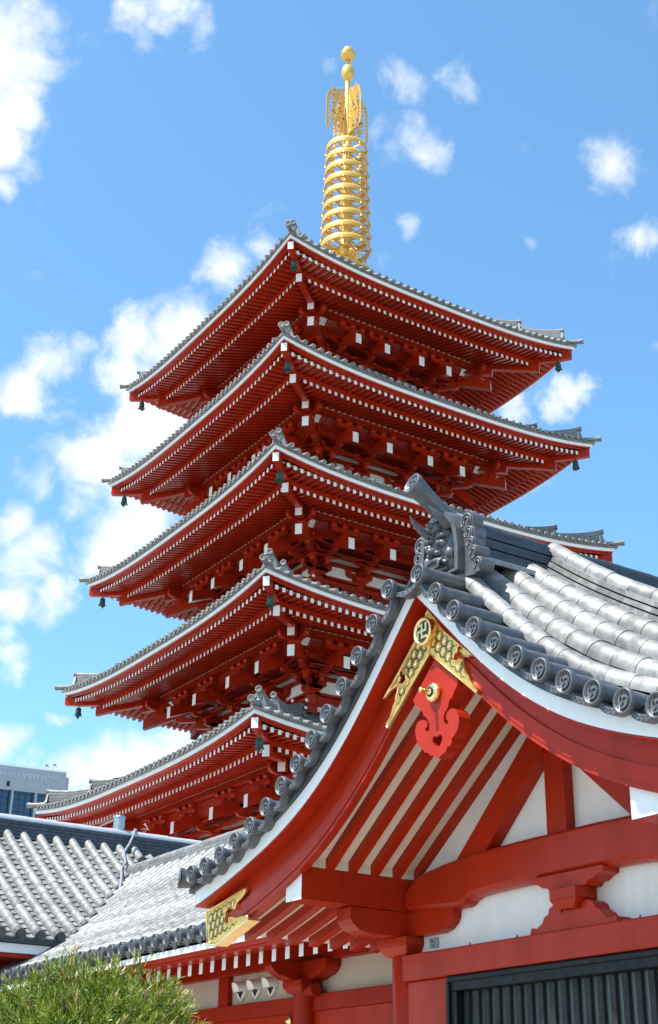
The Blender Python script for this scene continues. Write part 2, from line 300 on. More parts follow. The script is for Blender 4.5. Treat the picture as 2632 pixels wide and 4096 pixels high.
# ================================================================ five-storey pagoda
pagoda = thing('five_storey_pagoda', (0,0,0), 'tall vermilion five-tiered pagoda with grey tiled roofs and a gilded spire', 'pagoda')
RW = [9.14, 8.63, 8.18, 7.75, 7.42]      # eave half-width of each roof, lowest first
RH = [13.90, 18.99, 23.99, 28.91, 33.84]  # height of the eave corner
BW = [w-5.04 for w in RW]                 # half-width of the body at the column line
def face(k):
    c, s = [(1,0),(0,1),(-1,0),(0,-1)][k]
    # local (u along the face, v outward, z) -> world
    return Matrix(((s, c, 0, 0), (-c, s, 0, 0), (0, 0, 1, 0), (0, 0, 0, 1)))
SORI = .54
def storey(i):
    w, h, b = RW[i], RH[i], BW[i]
    m0 = h-SORI
    vp = b+1.85
    s_ = lambda v: max(0, min(1, (v-vp)/(w-vp)))
    rz = lambda t, v: SORI*abs(t)**3*s_(v)
    zf = lambda u, v: m0-.29+.2*(w-.33-v)+SORI*(abs(u)/w)**3*s_(v)
    zb = lambda u, v: m0-.42+.3*(w-1.27-v)+SORI*(abs(u)/w)**3*s_(v)
    vt = b+1.05 if i < 4 else .55
    if i < 4: vt = BW[i+1]+.75
    Hh = (.47*(w-vt)) if i < 4 else 5.3
    def zs(u, v):
        e = max(0, min(1, (w+.08-v)/(w+.08-vt)))
        t = min(1, abs(u)/max(v, .01))
        return m0+.09+Hh*(.66*e+.34*e*e)+SORI*t**3*(1-e)**1.6
    # ---- roof skin, eave tiles
    rf = MB(); wb = MB(); fa = MB(); fl = MB(); ba = MB(); sh = MB()
    NS = 28
    ts = [-1+2*j/NS for j in range(NS+1)]
    for k in range(4):
        for mb in (rf, wb, fa, fl, ba, sh): mb.T = face(k)
        vs_ = [w+.08-(w+.08-vt)*j/7 for j in range(8)]
        rf.loft([[(t*v, v, zs(t*v, v)) for t in ts] for v in vs_], 0, True, closed=False)
        # flat eave tile edge
        prof = [(w-.35, m0-.005, .98), (w+.08, m0+.0, 1), (w+.08, m0+.085, 1)]
        rf.loft([[(t*v, v, z+rz(t, w)) for t in ts] for v, z, q in prof], 0, False, closed=False)
        nu = int(w*2/.36); sp = 2*w/nu
        for j in range(nu):
            u = -w+sp*(j+.5)
            ve = max(abs(u)+.12, vt)
            if w+.12-ve > .3:
                q = [w+.12, w-.5, (w+ve)/2, ve] if w-.5 > ve+.3 else [w+.12, ve]
                pts = [(u, v, zs(u, v)+.035) for v in q]
                rf.tube(pts, .088, 8, 0, True)
                z0 = zs(u, w+.08)+.035
                rf.lathe([(.098, -.03), (.098, .0), (.09, .012), (.075, .012), (.068, 0), (.0001, .0)], (u, w+.14, z0-.004), 10, 0, (0, 1, -.1))
            if j < nu-1:
                um = u+sp/2; zc = lerp(zs(u, w+.08), zs(u+sp, w+.08), .5)-.02
                arc = [(um+sp*.5*math.cos(a), w+.10, zc-.055*math.sin(a)) for a in [math.pi*q/6 for q in range(7)]]
                rf.add(arc+[(p[0], p[1]-.1, p[2]) for p in arc], [tuple(range(7))]+[(q, q+1, 8+q, 7+q) for q in range(6)], 0)
        # white board under the tiles
        pw = [(w-.05, m0-.14), (w, m0-.14), (w, m0-.004), (w-.3, m0-.004)]
        wb.loft([[(t*v, v, z+rz(t, w)) for t in ts] for v, z in pw], 0, False, closed=False)
        # red fascia with its mouldings
        pf = [(w-.40, m0-.20), (w-.37, m0-.235), (w-.22, m0-.235), (w-.21, m0-.185), (w-.07, m0-.18), (w-.05, m0-.145), (w-.05, m0-.13)]
        fa.loft([[(t*v, v, z+rz(t, w)) for t in ts] for v, z in pf], 0, False, closed=False)
        # beam over the ends of the lower rafters
        for seg in range(NS):
            t0, t1 = ts[seg], ts[seg+1]; v0, v1 = w-1.36, w-1.21
            q = []
            for t in (t0, t1):
                u0 = t*v0; u1 = t*v1
                q.append([(u0, v0, zb(u0, v0)+.06), (u1, v1, zb(u1, v1)+.075), (u1, v1, zf(u1, v1)-.06), (u0, v0, zf(u0, v0)-.06)])
            fa.loft(q, 0, False, True, False, False)
        # rafters: flying tier and base tier, white painted ends
        n = int((2*w-.9)/.285); n += (n % 2 == 0)
        for j in range(n):
            u = (j-(n-1)/2)*.285
            vo = w-.33; vi = max(w-1.8, abs(u)+.14)
            if vo-vi > .08:
                fl.beam((u, vi, zf(u, vi)), (u, vo, zf(u, vo)), .125, .16, 0, None, 1)
            vo = w-1.27; vi = max(vp-.9, abs(u)+.14)
            if vo-vi > .08:
                vm = max(vi, vp)
                if vm-vi > .05: ba.beam((u, vi, zb(u, vi)), (u, vm, zb(u, vm)), .125, .16, 0)
                ba.beam((u, vm, zb(u, vm)), (u, vo, zb(u, vo)), .125, .16, 0, None, 1)
        va = [w-.37, w-.9, w-1.37]
        sh.loft([[(t*v, v, zf(t*v, v)+.073) for t in ts] for v in va], 0, False, closed=False)
        va = [w-1.29, (w-1.27+vp)/2, vp, b+.1]
        sh.loft([[(t*v, v, zb(t*v, v)+.081) for t in ts] for v in va], 0, False, closed=False)
        # cream infill between the rafters on the purlin
        v = vp+.135
        sh.loft([[(t*(b+1.9), v, zb(t*(b+1.9), v)-.085) for t in ts], [(t*(b+1.9), v, zb(t*(b+1.9), v)+.08) for t in ts]], 0, False, closed=False)
    # gather
    for mb in (rf, wb, fa, fl, ba, sh): mb.T = None
    roof = rf.build('roof', PTILE, pagoda)
    wb.build('white_eave_board', WHITE, roof); fa.build('red_fascia', RED, roof)
    for nm, mb in (('flying_rafters', fl), ('base_rafters', ba)):
        mb.build(nm, [RED, WHITE], roof)
    sh.build('soffit_boards', CREAM, roof)
    # hip rafters and hip ridges
    for k in range(4):
        Rk = face(k)
        hp = MB(); hp.T = Rk
        def hz(t, base): return (zb(t, t) if base else zf(t, t))
        t0 = vp-.7; te = w-1.13
        tt = [t0, vp, (vp+te)/2, te-.5, te]
        zz = [zb(t, t)-.09-(.08 if t >= te-.01 else 0) for t in tt]
        def bar(tt, zc, hw, hh):
            rings = []
            for t, z in zip(tt, zc):
                p = Vector((t, t, z)); s = Vector((1, -1, 0)).normalized()*hw
                rings.append([p-s+Vector((0,0,-hh)), p+s+Vector((0,0,-hh)), p+s+Vector((0,0,hh)), p-s+Vector((0,0,hh))])
            hp.loft(rings, 0, False, True, True, False); hp.add(rings[-1], [(0,1,2,3)], 1)
        bar(tt, zz, .118, .19)
        te2 = w-.10; tt = [te-.55, te, te2-.5, te2]
        zz = [zf(t, t)-.07 for t in tt]; zz[-1] += .02
        bar(tt, zz, .112, .17)
        hp.T = None; hp.build('hip_rafter', [RED, WHITE], roof)
        hr = MB(); hr.T = Rk
        zd = lambda t: zs(t, t)
        dg = Vector((1, 1, 0)).normalized(); sd = Vector((1, -1, 0)).normalized()
        P = lambda t, z, o=0: Vector((t, t, z))+sd*o
        # corner tip tile
        hr.tube([P(w-.7, zd(w-.7)+.08), P(w-.1, zd(w-.1)+.10), P(w+.12, zd(w)+.11), P(w+.27, zd(w)+.125)], [.10, .10, .105, .125], 12)
        hr.lathe([(.125, 0), (.118, .012), (.095, .012), (.09, 0), (.0001, 0)], P(w+.272, zd(w)+.125), 14, 0, (1, 1, .12))
        def ridge(ta, tb, hgt, seg):
            for lay in range(4):
                a = hgt*lay/4; bb = hgt*(lay+.82)/4; hw = .15-.012*lay+(.012 if lay % 2 else 0)
                rings = []
                for j in range(seg+1):
                    t = lerp(ta, tb, j/seg); up = .26*max(0, 1-(ta-t)/1.5)**2 if i < 9 else 0
                    z0 = zd(t)
                    rings.append([P(t, z0+a+up*lay/4, -hw), P(t, z0+a+up*lay/4, hw), P(t, z0+bb+up*(lay+1)/4, hw), P(t, z0+bb+up*(lay+1)/4, -hw)])
                hr.loft(rings, 0)
            cap = []
            for j in range(seg+1):
                t = lerp(ta, tb, j/seg); up = .26*max(0, 1-(ta-t)/1.5)**2
                cap.append(P(t, zd(t)+hgt+up+.03))
            up0 = zd(ta)+hgt+.26
            hr.tube([P(ta+.115, up0+.055), P(ta+.06, up0+.045)]+cap, [.115, .10]+[.095]*(seg+1), 12)
            hr.lathe([(.115, 0), (.108, .012), (.085, .012), (.08, 0), (.0001, 0)], P(ta+.117, up0+.055), 14, 0, (1, 1, .15))
            # arched ornament plate with a boss and side lobes
            pl = [(-.24, -.06), (.24, -.06), (.27, .1), (.22, .22), (.20, hgt*.6+.1), (.15, hgt+.14), (.06, hgt+.22), (-.06, hgt+.22), (-.15, hgt+.14), (-.20, hgt*.6+.1), (-.22, .22), (-.27, .1)]
            O = P(ta+.02, zd(ta)); hr.prism(pl, O, sd, (0,0,1), dg*.09); O = O+Vector((0,0,.02))
            for (a, z, r) in ((0, .2, .1), (-.09, .33, .045), (.09, .33, .045), (0, .31, .04)):
                hr.lathe([(r, 0), (r*.8, r*.45), (r*.4, r*.7), (.0001, r*.75)], O+sd*a+Vector((0,0,z))+dg*.09, 10, 0, dg)
        ridge(w-.42, w-2.0, .30, 6)
        ridge(w-1.75, vt+.05, .36, 12)
        hr.T = None; hr.build('hip_ridge', PTILE, roof)
    # ---- body: wall, columns, ties
    zlow = 1.5 if i == 0 else RH[i-1]+.9
    wl = MB(); tb = MB()
    for k in range(4):
        wl.T = face(k); tb.T = face(k)
        wl.add([(-b, b-.06, zlow), (b, b-.06, zlow), (b, b-.06, h-.35), (-b, b-.06, h-.35)], [(0,1,2,3)])
        L2 = b+.14
        for (za, zc, v0, v1, ex) in ((h-2.60, h-2.30, -.13, .13, .2), (h-2.29, h-2.19, -.26, .26, .26), (h-1.60, h-1.46, -.08, .09, .1), (h-1.2, h-1.06, -.08, .09, .1), (h-.86, h-.72, -.08, .09, .1)):
            tb.box(-b-ex*(k % 2), b+ex*(k % 2), b+v0+.003*k, b+v1+.003*k, za+.002*k, zc-.002*k)
        # continuous cross bars on the stepped brackets, purlin with its crossed tips
        for (v, za, zc, hw) in ((.62, -1.52, -1.38, .075), (1.22, -1.30, -1.14, .075)):
            e = b+v+(.35 if k % 2 else .30)
            tb.box(-e, e, b+v-hw, b+v+hw, h+za+.003*(k % 2), h+zc+.003*(k % 2))
        e = vp+.55
        tb.box(-e, e, vp-.12, vp+.12, h-.72+.004*(k % 2), h-.405+.004*(k % 2))
        # ribbed cove between the outer bars
        n = int(2*(b+1.2)/.12)
        wl.add([(-(b+1.5), b+1.50, h-.98), (b+1.5, b+1.50, h-.98), (b+1.75, vp-.13, h-.74), (-(b+1.75), vp-.13, h-.74)], [(0,1,2,3)])
        wl.add([(-(b+1.25), b+1.25, h-1.15), (b+1.25, b+1.25, h-1.15), (b+1.5, b+1.50, h-.985), (-(b+1.5), b+1.50, h-.985)], [(0,1,2,3)], 1)
        wl.add([(-(b+.6), b+.02, h-1.0), (b+.6, b+.02, h-1.0), (b+1.2, b+1.2, h-1.15), (-(b+1.2), b+1.2, h-1.15)], [(0,1,2,3)], 1)
        for j in range(n+1):
            u = -(b+1.2)+j*.12
            tb.loft([[(u-.037, b+1.25, h-1.20), (u+.037, b+1.25, h-1.20), (u+.037, b+1.25, h-1.12), (u-.037, b+1.25, h-1.12)],
                     [(u-.037, b+1.58, h-1.02), (u+.037, b+1.58, h-1.02), (u+.037, b+1.58, h-.90), (u-.037, b+1.58, h-.90)],
                     [(u-.037, vp-.10, h-.80), (u+.037, vp-.10, h-.80), (u+.037, vp-.10, h-.70), (u-.037, vp-.10, h-.70)]], 0)
    wl.T = None; tb.T = None
    wall = wl.build('plaster_wall', [PLASTER, RED2], pagoda)
    tb.build('tie_beams', RED2, wall)
    for k in range(4):
        for q in ((-1, -.38, .38) if True else ()):
            cm = MB(); p = face(k) @ Vector((q*b, b, 0))
            cm.lathe([(.235, zlow-.3), (.235, h-2.19)], (p.x, p.y, 0), 16)
            cm.build('column', RED, wall)
    # balustrade
    if i:
        for k in range(4):
            rb = MB(); rb.T = face(k); v = b+1.12; zt = RH[i-1]+2.06; e = v
            ex = .36
            rb.tube([(-e-ex, v, zt), (e+ex, v, zt)], .045, 8, 0)
            for sg in (-1, 1):
                rb.lathe([(.062, 0), (.062, .03), (.0001, .03)], (sg*(e+ex), v, zt), 10, 1, (sg, 0, 0))
            for (za, hh, hw, x2) in ((zt-.27, .08, .05, .30), (zt-.60, .14, .07, .24)):
                rb.box(-e-x2, e+x2, v-hw, v+hw, za-hh/2+.003*(k % 2), za+hh/2+.003*(k % 2))
                for sg in (-1, 1):
                    xx = sg*(e+x2); rb.box(min(xx, xx+sg*.025), max(xx, xx+sg*.025), v-hw-.004, v+hw+.004, za-hh/2-.004, za+hh/2+.004, 1)
            n = max(3, int(2*e/1.25))
            for j in range(n+1):
                u = -e+2*e*j/n
                rb.box(u-.055, u+.055, v-.05, v+.05, zt-.62, zt-.03)
                if 0 < j < n:
                    rb.frust(u, v, zt-.22, zt-.05, .05, .05, .10, .05)
            rb.box(-e-.15, e+.15, b+.1, v+.16, zt-.86+.003*(k % 2), zt-.70+.003*(k % 2))
            rb.T = None; rb.build('balustrade', [RED2, WHITE], wall)
    return roof
roofs = [storey(i) for i in range(5)]

# ---- bracket sets: bearing block, stepped arms, tail rafter with a white end
def arm_prof(L0, L1, z0, z1, c=.13):
    # side outline of a bracket arm with rounded lower ends
    q = []
    for a in (0, 30, 60, 90): q.append((L0+c*1.6*(1-math.sin(R(a))), z0+c*(1-math.cos(R(a)))))
    lo = q; hi = [(L1-(p[0]-L0), p[1]) for p in lo][::-1]
    return [p for p in lo]+[(L0, z1), (L1, z1)]+hi
def arm_u(mb, v, L, z0, z1, hw=.08, u=0): mb.prism(arm_prof(u-L, u+L, z0, z1), (0, v-hw, 0), (1,0,0), (0,0,1), (0, 2*hw, 0))
def arm_v(mb, va, vb, z0, z1, hw=.08): mb.prism(arm_prof(va, vb, z0, z1), (-hw, 0, 0), (0,1,0), (0,0,1), (2*hw, 0, 0))
def blk(mb, u, v, z, s=.125, h=.13):
    mb.frust(u, v, z, z+h*.42, s*.72, s*.72, s, s); mb.box(u-s, u+s, v-s, v+s, z+h*.42, z+h)
def tail(mb, v0, v1, zbot1, sl, hh, hw):
    def ring(v): z = zbot1+sl*(v1-v); return [(-hw, v, z), (hw, v, z), (hw, v, z+hh), (-hw, v, z+hh)]
    mb.loft([ring(v0), ring(v1)], 0, False, True, True, False); mb.add(ring(v1), [(0,1,2,3)], 1)
def bracket():
    m = MB()
    m.frust(0, 0, -2.19, -2.06, .19, .19, .29, .29); m.box(-.29, .29, -.29, .29, -2.06, -1.92)
    arm_u(m, 0, .62, -1.92, -1.74); arm_v(m, -.3, .74, -1.92, -1.74)
    for u in (-.5, 0, .5): blk(m, u, 0, -1.74)
    blk(m, 0, .62, -1.74)
    arm_u(m, .62, .58, -1.61, -1.45, .075); arm_u(m, 0, .85, -1.61, -1.46, .075); arm_v(m, -.2, 1.36, -1.61, -1.45)
    for u in (-.47, .47): blk(m, u, .62, -1.45, .11, .1)
    blk(m, 0, 1.22, -1.45, .125, .12)
    tail(m, .1, 2.40, -1.87, .40, .45, .135)
    arm_u(m, 1.22, .60, -1.33, -1.18, .075)
    for u in (-.48, .48): blk(m, u, 1.22, -1.18, .11, .1)
    m.box(-.13, .13, 1.72, 1.98, -1.24, -1.10)
    arm_u(m, 1.85, .62, -1.06, -.87, .085)
    for u in (-.5, 0, .5): blk(m, u, 1.85, -.87, .125, .145)
    return m.build('bracket_set', [RED, WHITE], pagoda, world=False)
def corner_bracket():
    m = MB(); q2 = math.sqrt(2)
    # local v runs along the diagonal
    def arm(va, vb, z0, z1, hw): m.prism(arm_prof(va, vb, z0, z1), (-hw, 0, 0), (0,1,0), (0,0,1), (2*hw, 0, 0))
    arm(-.3, .62*q2+.2, -1.93, -1.735, .10); arm(-.2, 1.22*q2+.2, -1.615, -1.44, .10)
    for v in (.62*q2, 1.22*q2): blk(m, 0, v, -1.74 if v < 1 else -1.45, .15, .13)
    def tl(v0, v1, zb_, sl, hh, hw): tail(m, v0, v1, zb_, sl, hh, hw)
    tl(.2, 2.37*q2, -1.84, .27, .42, .132)
    tl(1.2, 2.43*q2, -1.10, .17, .40, .132)
    blk(m, 0, 2.0*q2, -1.28, .17, .16)
    # crossed arms carrying the purlin corner
    m.box(-.16, .16, 1.85*q2-.16, 1.85*q2+.16, -1.2, -.75)
    for sg in (-1, 1):
        T = Matrix.Translation((0, 1.85*q2, 0)) @ Matrix.Rotation(sg*R(45), 4, 'Z')
        m.T = T; m.prism(arm_prof(-.15, .75, -1.06, -.72, .2), (0, -.09, 0), (sg,0,0), (0,0,1), (0,.18,0)); m.T = None
    return m.build('corner_bracket', [RED, WHITE], pagoda, world=False)
BR = bracket(); CB = corner_bracket()
first = True
for i in range(5):
    b, h = BW[i], RH[i]
    for k in range(4):
        # a local +v axis turned onto the face
        rz = [-math.pi/2, 0, math.pi/2, math.pi][k]
        Fk = face(k)
        for q in (-1, -.38, .38, 1):
            p = Fk @ Vector((q*b, b, 0))
            rz_ = math.atan2((Fk @ Vector((0,1,0))).y, (Fk @ Vector((0,1,0))).x)-math.pi/2
            if first: o = BR; o.location = (p.x, p.y, h); o.rotation_euler = (0,0,rz_); first = False
            else: inst(BR, 'bracket_set', pagoda, (p.x, p.y, h+.0015*(k % 2)), rz_)
        p = Fk @ Vector((b, b, 0)); d = Fk @ Vector((1,1,0))
        rz_ = math.atan2(d.y, d.x)-math.pi/2
        if i == 0 and k == 0: CB.location = (p.x, p.y, h); CB.rotation_euler = (0,0,rz_)
        else: inst(CB, 'corner_bracket', pagoda, (p.x, p.y, h), rz_)
# podium
pm = MB(); pm.box(-7.5, 7.5, -7.5, 7.5, 0, 1.5); pm.box(-7.7, 7.7, -7.7, 7.7, 1.5, 1.62); pm.build('podium', PLASTER, pagoda)

# ---- gilded finial
sp = MB()
sp.box(-.72, .72, -.72, .72, 38.3, 39.25); sp.box(-.85, .85, -.85, .85, 39.25, 39.38)
sp.lathe([(.70, 39.38), (.68, 39.6), (.5, 39.8), (.30, 39.9), (.30, 41.4), (.27, 44), (.22, 47.3), (.17, 47.35), (.16, 50.2), (.125, 50.25), (.125, 51.2)], n=28)
finial = sp.build('spire', SPIRE, pagoda)
lp = MB()
for k in range(8):
    a = 2*math.pi*k/8; d = Vector((math.cos(a), math.sin(a), 0)); s = Vector((-d.y, d.x, 0))
    rings = []
    for t in [j/6 for j in range(7)]:
        ra = .32+.42*t**.8; z = 39.85+.42*t-.1*t*t; wd = .25*math.sin(math.pi*min(1, .2+.8*t*.98))**.7
        rings.append([d*ra+Vector((0,0,z))-s*wd, d*(ra+.05)+Vector((0,0,z-.03)), d*ra+Vector((0,0,z))+s*wd, d*(ra-.02)+Vector((0,0,z+.03))])
    lp.loft(rings, 0, True)
lp.build('lotus_petals', SPIRE, finial)
bell_s = MB(); bell_s.lathe([(.0001, .0), (.025, -.01), (.036, -.05), (.04, -.12), (.054, -.15), (.05, -.15), (.0001, -.12)], n=10); bell_s.tube([(0,0,.05), (0,0,0)], .012, 5); bell_s.lathe([(.0001,-.16),(.02,-.19),(.0001,-.22)], n=6)
BS = None
for i in range(9):
    z = 46.6-.742*i; r = 1.02+.19*i/8; rb = MB()
    n = 48
    rb.lathe([(r, z-.28), (r+.012, z-.14), (r, z), (r-.05, z), (r-.05, z-.28), (r, z-.28)], n=n, caps=False)
    rb.lathe([(.36, z-.16), (.38, z-.06), (.33, z+.02)], n=24, caps=False)
    rb.lathe([(.25, z-.2), (.33, z-.2), (.36, z-.16)], n=24, caps=False)
    for k in range(8):
        a = 2*math.pi*(k+.5)/8; d = Vector((math.cos(a), math.sin(a), 0)); s = Vector((-d.y, d.x, 0))
        rb.beam(d*.3+Vector((0,0,z-.1)), d*(r-.03)+Vector((0,0,z-.1)), .045, .10)
        # scroll arcs between the spokes
        for sg in (-1, 1):
            c = d*(r*.72)+s*sg*.17+Vector((0,0,z-.1)); arc = []
            for j in range(9):
                t = -1.9+j*.46; arc.append(c+(d*math.cos(t)+s*sg*math.sin(t))*.185)
            rb.tube(arc, .02, 5)
    rb.build('ring', SPIRE, finial)
    for k in range(8):
        a = 2*math.pi*(k+.1)/8
        loc = (r*math.cos(a)+.03*math.cos(a), r*math.sin(a)+.03*math.sin(a), z-.22)
        if BS is None: BS = bell_s.build('ring_bell', SPIRE, finial, world=False); BS.location = loc; wloc[BS.name] = Vector(loc)
        else: inst(BS, 'ring_bell', finial, loc)
# openwork flame plates
def flame_plate(ang):
    m = MB(); d = Vector((math.cos(ang), math.sin(ang), 0)); nrm = Vector((-d.y, d.x, 0)); rnd = random.Random(5)
    def strip(pts, w0, w1, k):
        L0 = []; L1 = []
        for j, p in enumerate(pts):
            q = pts[min(j+1, len(pts)-1)]; o = pts[max(j-1, 0)]; tx, tz = q[0]-o[0], q[1]-o[1]; l = math.hypot(tx, tz) or 1
            wd = lerp(w0, w1, j/(len(pts)-1))/2
            L0.append((p[0]-tz/l*wd, p[1]+tx/l*wd)); L1.append((p[0]+tz/l*wd, p[1]-tx/l*wd))
        th = .018+.0012*k
        n = len(pts); P = lambda p, o: d*p[0]*1.22+Vector((0,0,p[1]))+nrm*o
        rings = [[P(L0[j], -th), P(L1[j], -th), P(L1[j], th), P(L0[j], th)] for j in range(n)]
        m.loft(rings, 0)
    k = 0
    # lower rail, inner post
    strip([(.12, 47.52), (.55, 47.50), (.98, 47.48)], .07, .05, k); k += 1
    strip([(.20, 47.6), (.20, 49.0), (.20, 50.35)], .06, .05, k); k += 1
    for row in range(9):
        z0 = 47.52+row*.27
        for cidx in range(2):
            r0 = .2+cidx*.33; zz = z0+cidx*.14
            pts = []
            for j in range(9):
                t = j/8; ra = r0+.26*t+.065*math.sin(t*6.3+row*1.3+cidx); z = zz+.44*t+.05*math.sin(t*5+row)
                lim = .99-.42*max(0, (z-48.9)/1.5)**2
                ra = min(ra, lim)
                pts.append((ra, z))
            if pts[-1][1] < 50.45: strip(pts, .12, .04 if cidx == 1 else .09, k % 7); k += 1
    for row in range(10):
        z0 = 47.55+row*.235
        lim = .93-.42*max(0, (z0-48.9)/1.5)**2
        pts = [(lim+.05*math.sin(j*.8)+.05*j/6, z0+.07*j) for j in range(6)]
        strip(pts, .14, .012, k % 7); k += 1
    for q in range(4):
        r0 = .26+q*.13; pts = [(r0+.06*math.sin(j*.9+q), 49.95+.085*j) for j in range(7-q)]
        strip(pts, .07, .012, k % 7); k += 1
    for row in range(4):
        for cidx in range(2):
            cx, cz = .38+cidx*.3+.03*(row % 2), 47.80+row*.52+cidx*.2
            if cx > .95-.42*max(0, (cz-48.9)/1.5)**2: continue
            strip([(cx+.10*math.cos(a), cz+.10*math.sin(a)) for a in [j*.52 for j in range(10)]], .055, .05, k % 7); k += 1
    m.build('flame_plate', SPIRE, finial)
for k in range(4): flame_plate(k*math.pi/2)
ob = MB(); ob.lathe([(.1, 50.98), (.2, 51.05), (.31, 51.28), (.335, 51.5), (.31, 51.72), (.23, 51.9), (.13, 51.98), (.09, 52.0), (.075, 52.05), (.075, 52.35)], n=28); ob.build('orb', SPIRE, finial)
ob = MB(); ob.lathe([(.12, 52.42), (.24, 52.5), (.32, 52.68), (.325, 52.8), (.28, 53.02), (.17, 53.18), (.06, 53.27), (.0001, 53.32)], n=28); o2 = ob.build('jewel', SPIRE, finial)
pt = MB()
for k in range(8):
    a = 2*math.pi*k/8; d = Vector((math.cos(a), math.sin(a), 0)); s = Vector((-d.y, d.x, 0)); rings = []
    for t in [j/6 for j in range(7)]:
        ra = .10+.255*math.sin(t*1.57); z = 52.36+.46*t**1.5; wd = .155*math.sin(math.pi*(.12+.76*t))
        if t > .95: ra += .012
        rings.append([d*ra-s*wd+Vector((0,0,z)), d*(ra+.045)+Vector((0,0,z)), d*ra+s*wd+Vector((0,0,z))])
    pt.loft(rings, 0, True, closed=False)
pt.build('lotus_cup', SPIRE, finial)

# ---- wind bells hanging from the hip rafters (things of their own)
def bell_mesh():
    m = MB()
    m.lathe([(.0001, -.02), (.07, -.03), (.12, -.06), (.142, -.12), (.148, -.2), (.155, -.205), (.155, -.22), (.15, -.225), (.158, -.33), (.19, -.43)], n=16)
    rim = []
    n = 32
    for k in range(n):
        a = 2*math.pi*k/n; dz = .075*abs(math.sin(2*a)); ra = .19+.03*abs(math.sin(2*a))
        rim.append((ra*math.cos(a), ra*math.sin(a), -.43-dz))
    base = [(.19*math.cos(2*math.pi*k/n), .19*math.sin(2*math.pi*k/n), -.43) for k in range(n)]
    ins = [(.165*math.cos(2*math.pi*k/n), .165*math.sin(2*math.pi*k/n), -.41) for k in range(n)]
    top = [(.12*math.cos(2*math.pi*k/n), .12*math.sin(2*math.pi*k/n), -.1) for k in range(n)]
    m.loft([base, rim, ins, top], 0, True, True, False, True)
    return m
BELL = {}
def wind_bell(i, k, label):
    w, h = RW[i], RH[i]; t = w-.54
    c = face(k) @ Vector((t, t, 0)); z = h-.70
    root = thing('wind_bell', (c.x, c.y, z), label, 'bell', 'bronze bells under the pagoda eave corners')
    if not BELL:
        BELL['b'] = bell_mesh().build('bell_body', BRONZE, root, world=False)
        m = MB()
        for q in range(4):
            zz = .02+q*.075; a = (q % 2)*math.pi/2
            m.tube([(.03*math.cos(t_)*math.cos(a), .03*math.cos(t_)*math.sin(a), zz+.045*math.sin(t_)) for t_ in [j*math.pi/4 for j in range(9)]], .011, 5)
        BELL['c'] = m.build('chain', BRONZE, root, world=False)
        m = MB(); m.tube([(0,0,-.1), (0,0,-.52)], .012, 5); m.prism([(-.06,-.52), (.06,-.52), (.085,-.62), (.04,-.60), (0,-.66), (-.04,-.60), (-.085,-.62)], (0,-.006,0), (1,0,0), (0,0,1), (0,.012,0))
        BELL['k'] = m.build('clapper', BRONZE, root, world=False)
    else:
        for nm, key in (('bell_body', 'b'), ('chain', 'c'), ('clapper', 'k')):
            o = BELL[key].copy(); col.objects.link(o); o.parent = root; o.name = nm
    root.rotation_euler = (0, 0, random.uniform(0, 1.5)); root.scale = (.78, .78, .82)
ORD = ['lowest', 'second lowest', 'middle', 'second highest', 'topmost']
NEAR = [k for k in range(4) if (face(k) @ Vector((1,1,0))).x > 0 and (face(k) @ Vector((1,1,0))).y < 0][0]
LEFT = [k for k in range(4) if (face(k) @ Vector((1,1,0))).x < 0 and (face(k) @ Vector((1,1,0))).y < 0][0]
RIGHT = [k for k in range(4) if (face(k) @ Vector((1,1,0))).x > 0 and (face(k) @ Vector((1,1,0))).y > 0][0]
for i in range(5):
    wind_bell(i, NEAR, 'green bronze wind bell under the near corner of the %s pagoda roof' % ORD[i])
for i in (1, 2, 3, 4):
    wind_bell(i, LEFT, 'green bronze wind bell under the far left tip of the %s pagoda roof' % ORD[i])
for i in (3, 4):
    wind_bell(i, RIGHT, 'green bronze wind bell under the far right tip of the %s pagoda roof' % ORD[i])

# ================================================================ gabled hall in front
XC, YW, YB, YF, YT = 35.757, -20.66, -22.20, -22.38, -22.53
hall = thing('gabled_hall', (XC, -20.66, 0), 'vermilion hall with curved tiled gable, gilt fittings and dark barred window, before the pagoda', 'temple hall')
PD = [0, .25, .51, .82, 1.05, 1.31, 1.48, 1.85, 2.10, 2.50, 2.90, 3.20, 3.7, 4.17, 4.5]
PZ = [6.26, 6.04, 5.77, 5.465, 5.25, 5.03, 4.93, 4.68, 4.57, 4.39, 4.25, 4.16, 4.03, 3.93, 3.88]
import numpy as np
_pc = np.polyfit(PD, PZ, 5)
def PL(d): return float(np.polyval(_pc, d))
NP = 40
def dl(d0, d1, n=NP): return [d0+(d1-d0)*j/n for j in range(n+1)]
# posts, nageshi beam, window
for x, nm in ((XC-2.487, 'post'), (XC+2.487, 'post')):
    m = MB(); m.lathe([(.20, 0), (.20, 3.34), (.185, 3.36)], (x, YW, 0), 28); m.build('post', RED, hall)
    m = MB(); m.frust(x, YW, 3.355, 3.45, .19, .19, .26, .26); m.box(x-.26, x+.26, YW-.26, YW+.26, 3.45, 3.535)
    m.build('capital_block', RED, hall, .012)
    sg = 1 if x < XC else -1
    m = MB()
    pr = [(.0, 3.535), (.66, 3.535), (.78, 3.56), (.86, 3.61), (.90, 3.66), (.91, 3.785), (0, 3.785)]
    m.prism(pr, (x, YW-.13, 0), (sg, 0, 0), (0, 0, 1), (0, .26, 0))
    m.prism([(p[0]*.95, p[1]) for p in pr], (x-.13, YW, 0), (0, -1, 0), (0, 0, 1), (.26, 0, 0))
    m.prism([(p[0]*.6, p[1]) for p in pr], (x-.13, YW, 0), (0, 1, 0), (0, 0, 1), (.26, 0, 0))
    m.build('bracket_arm', RED, hall, .012)
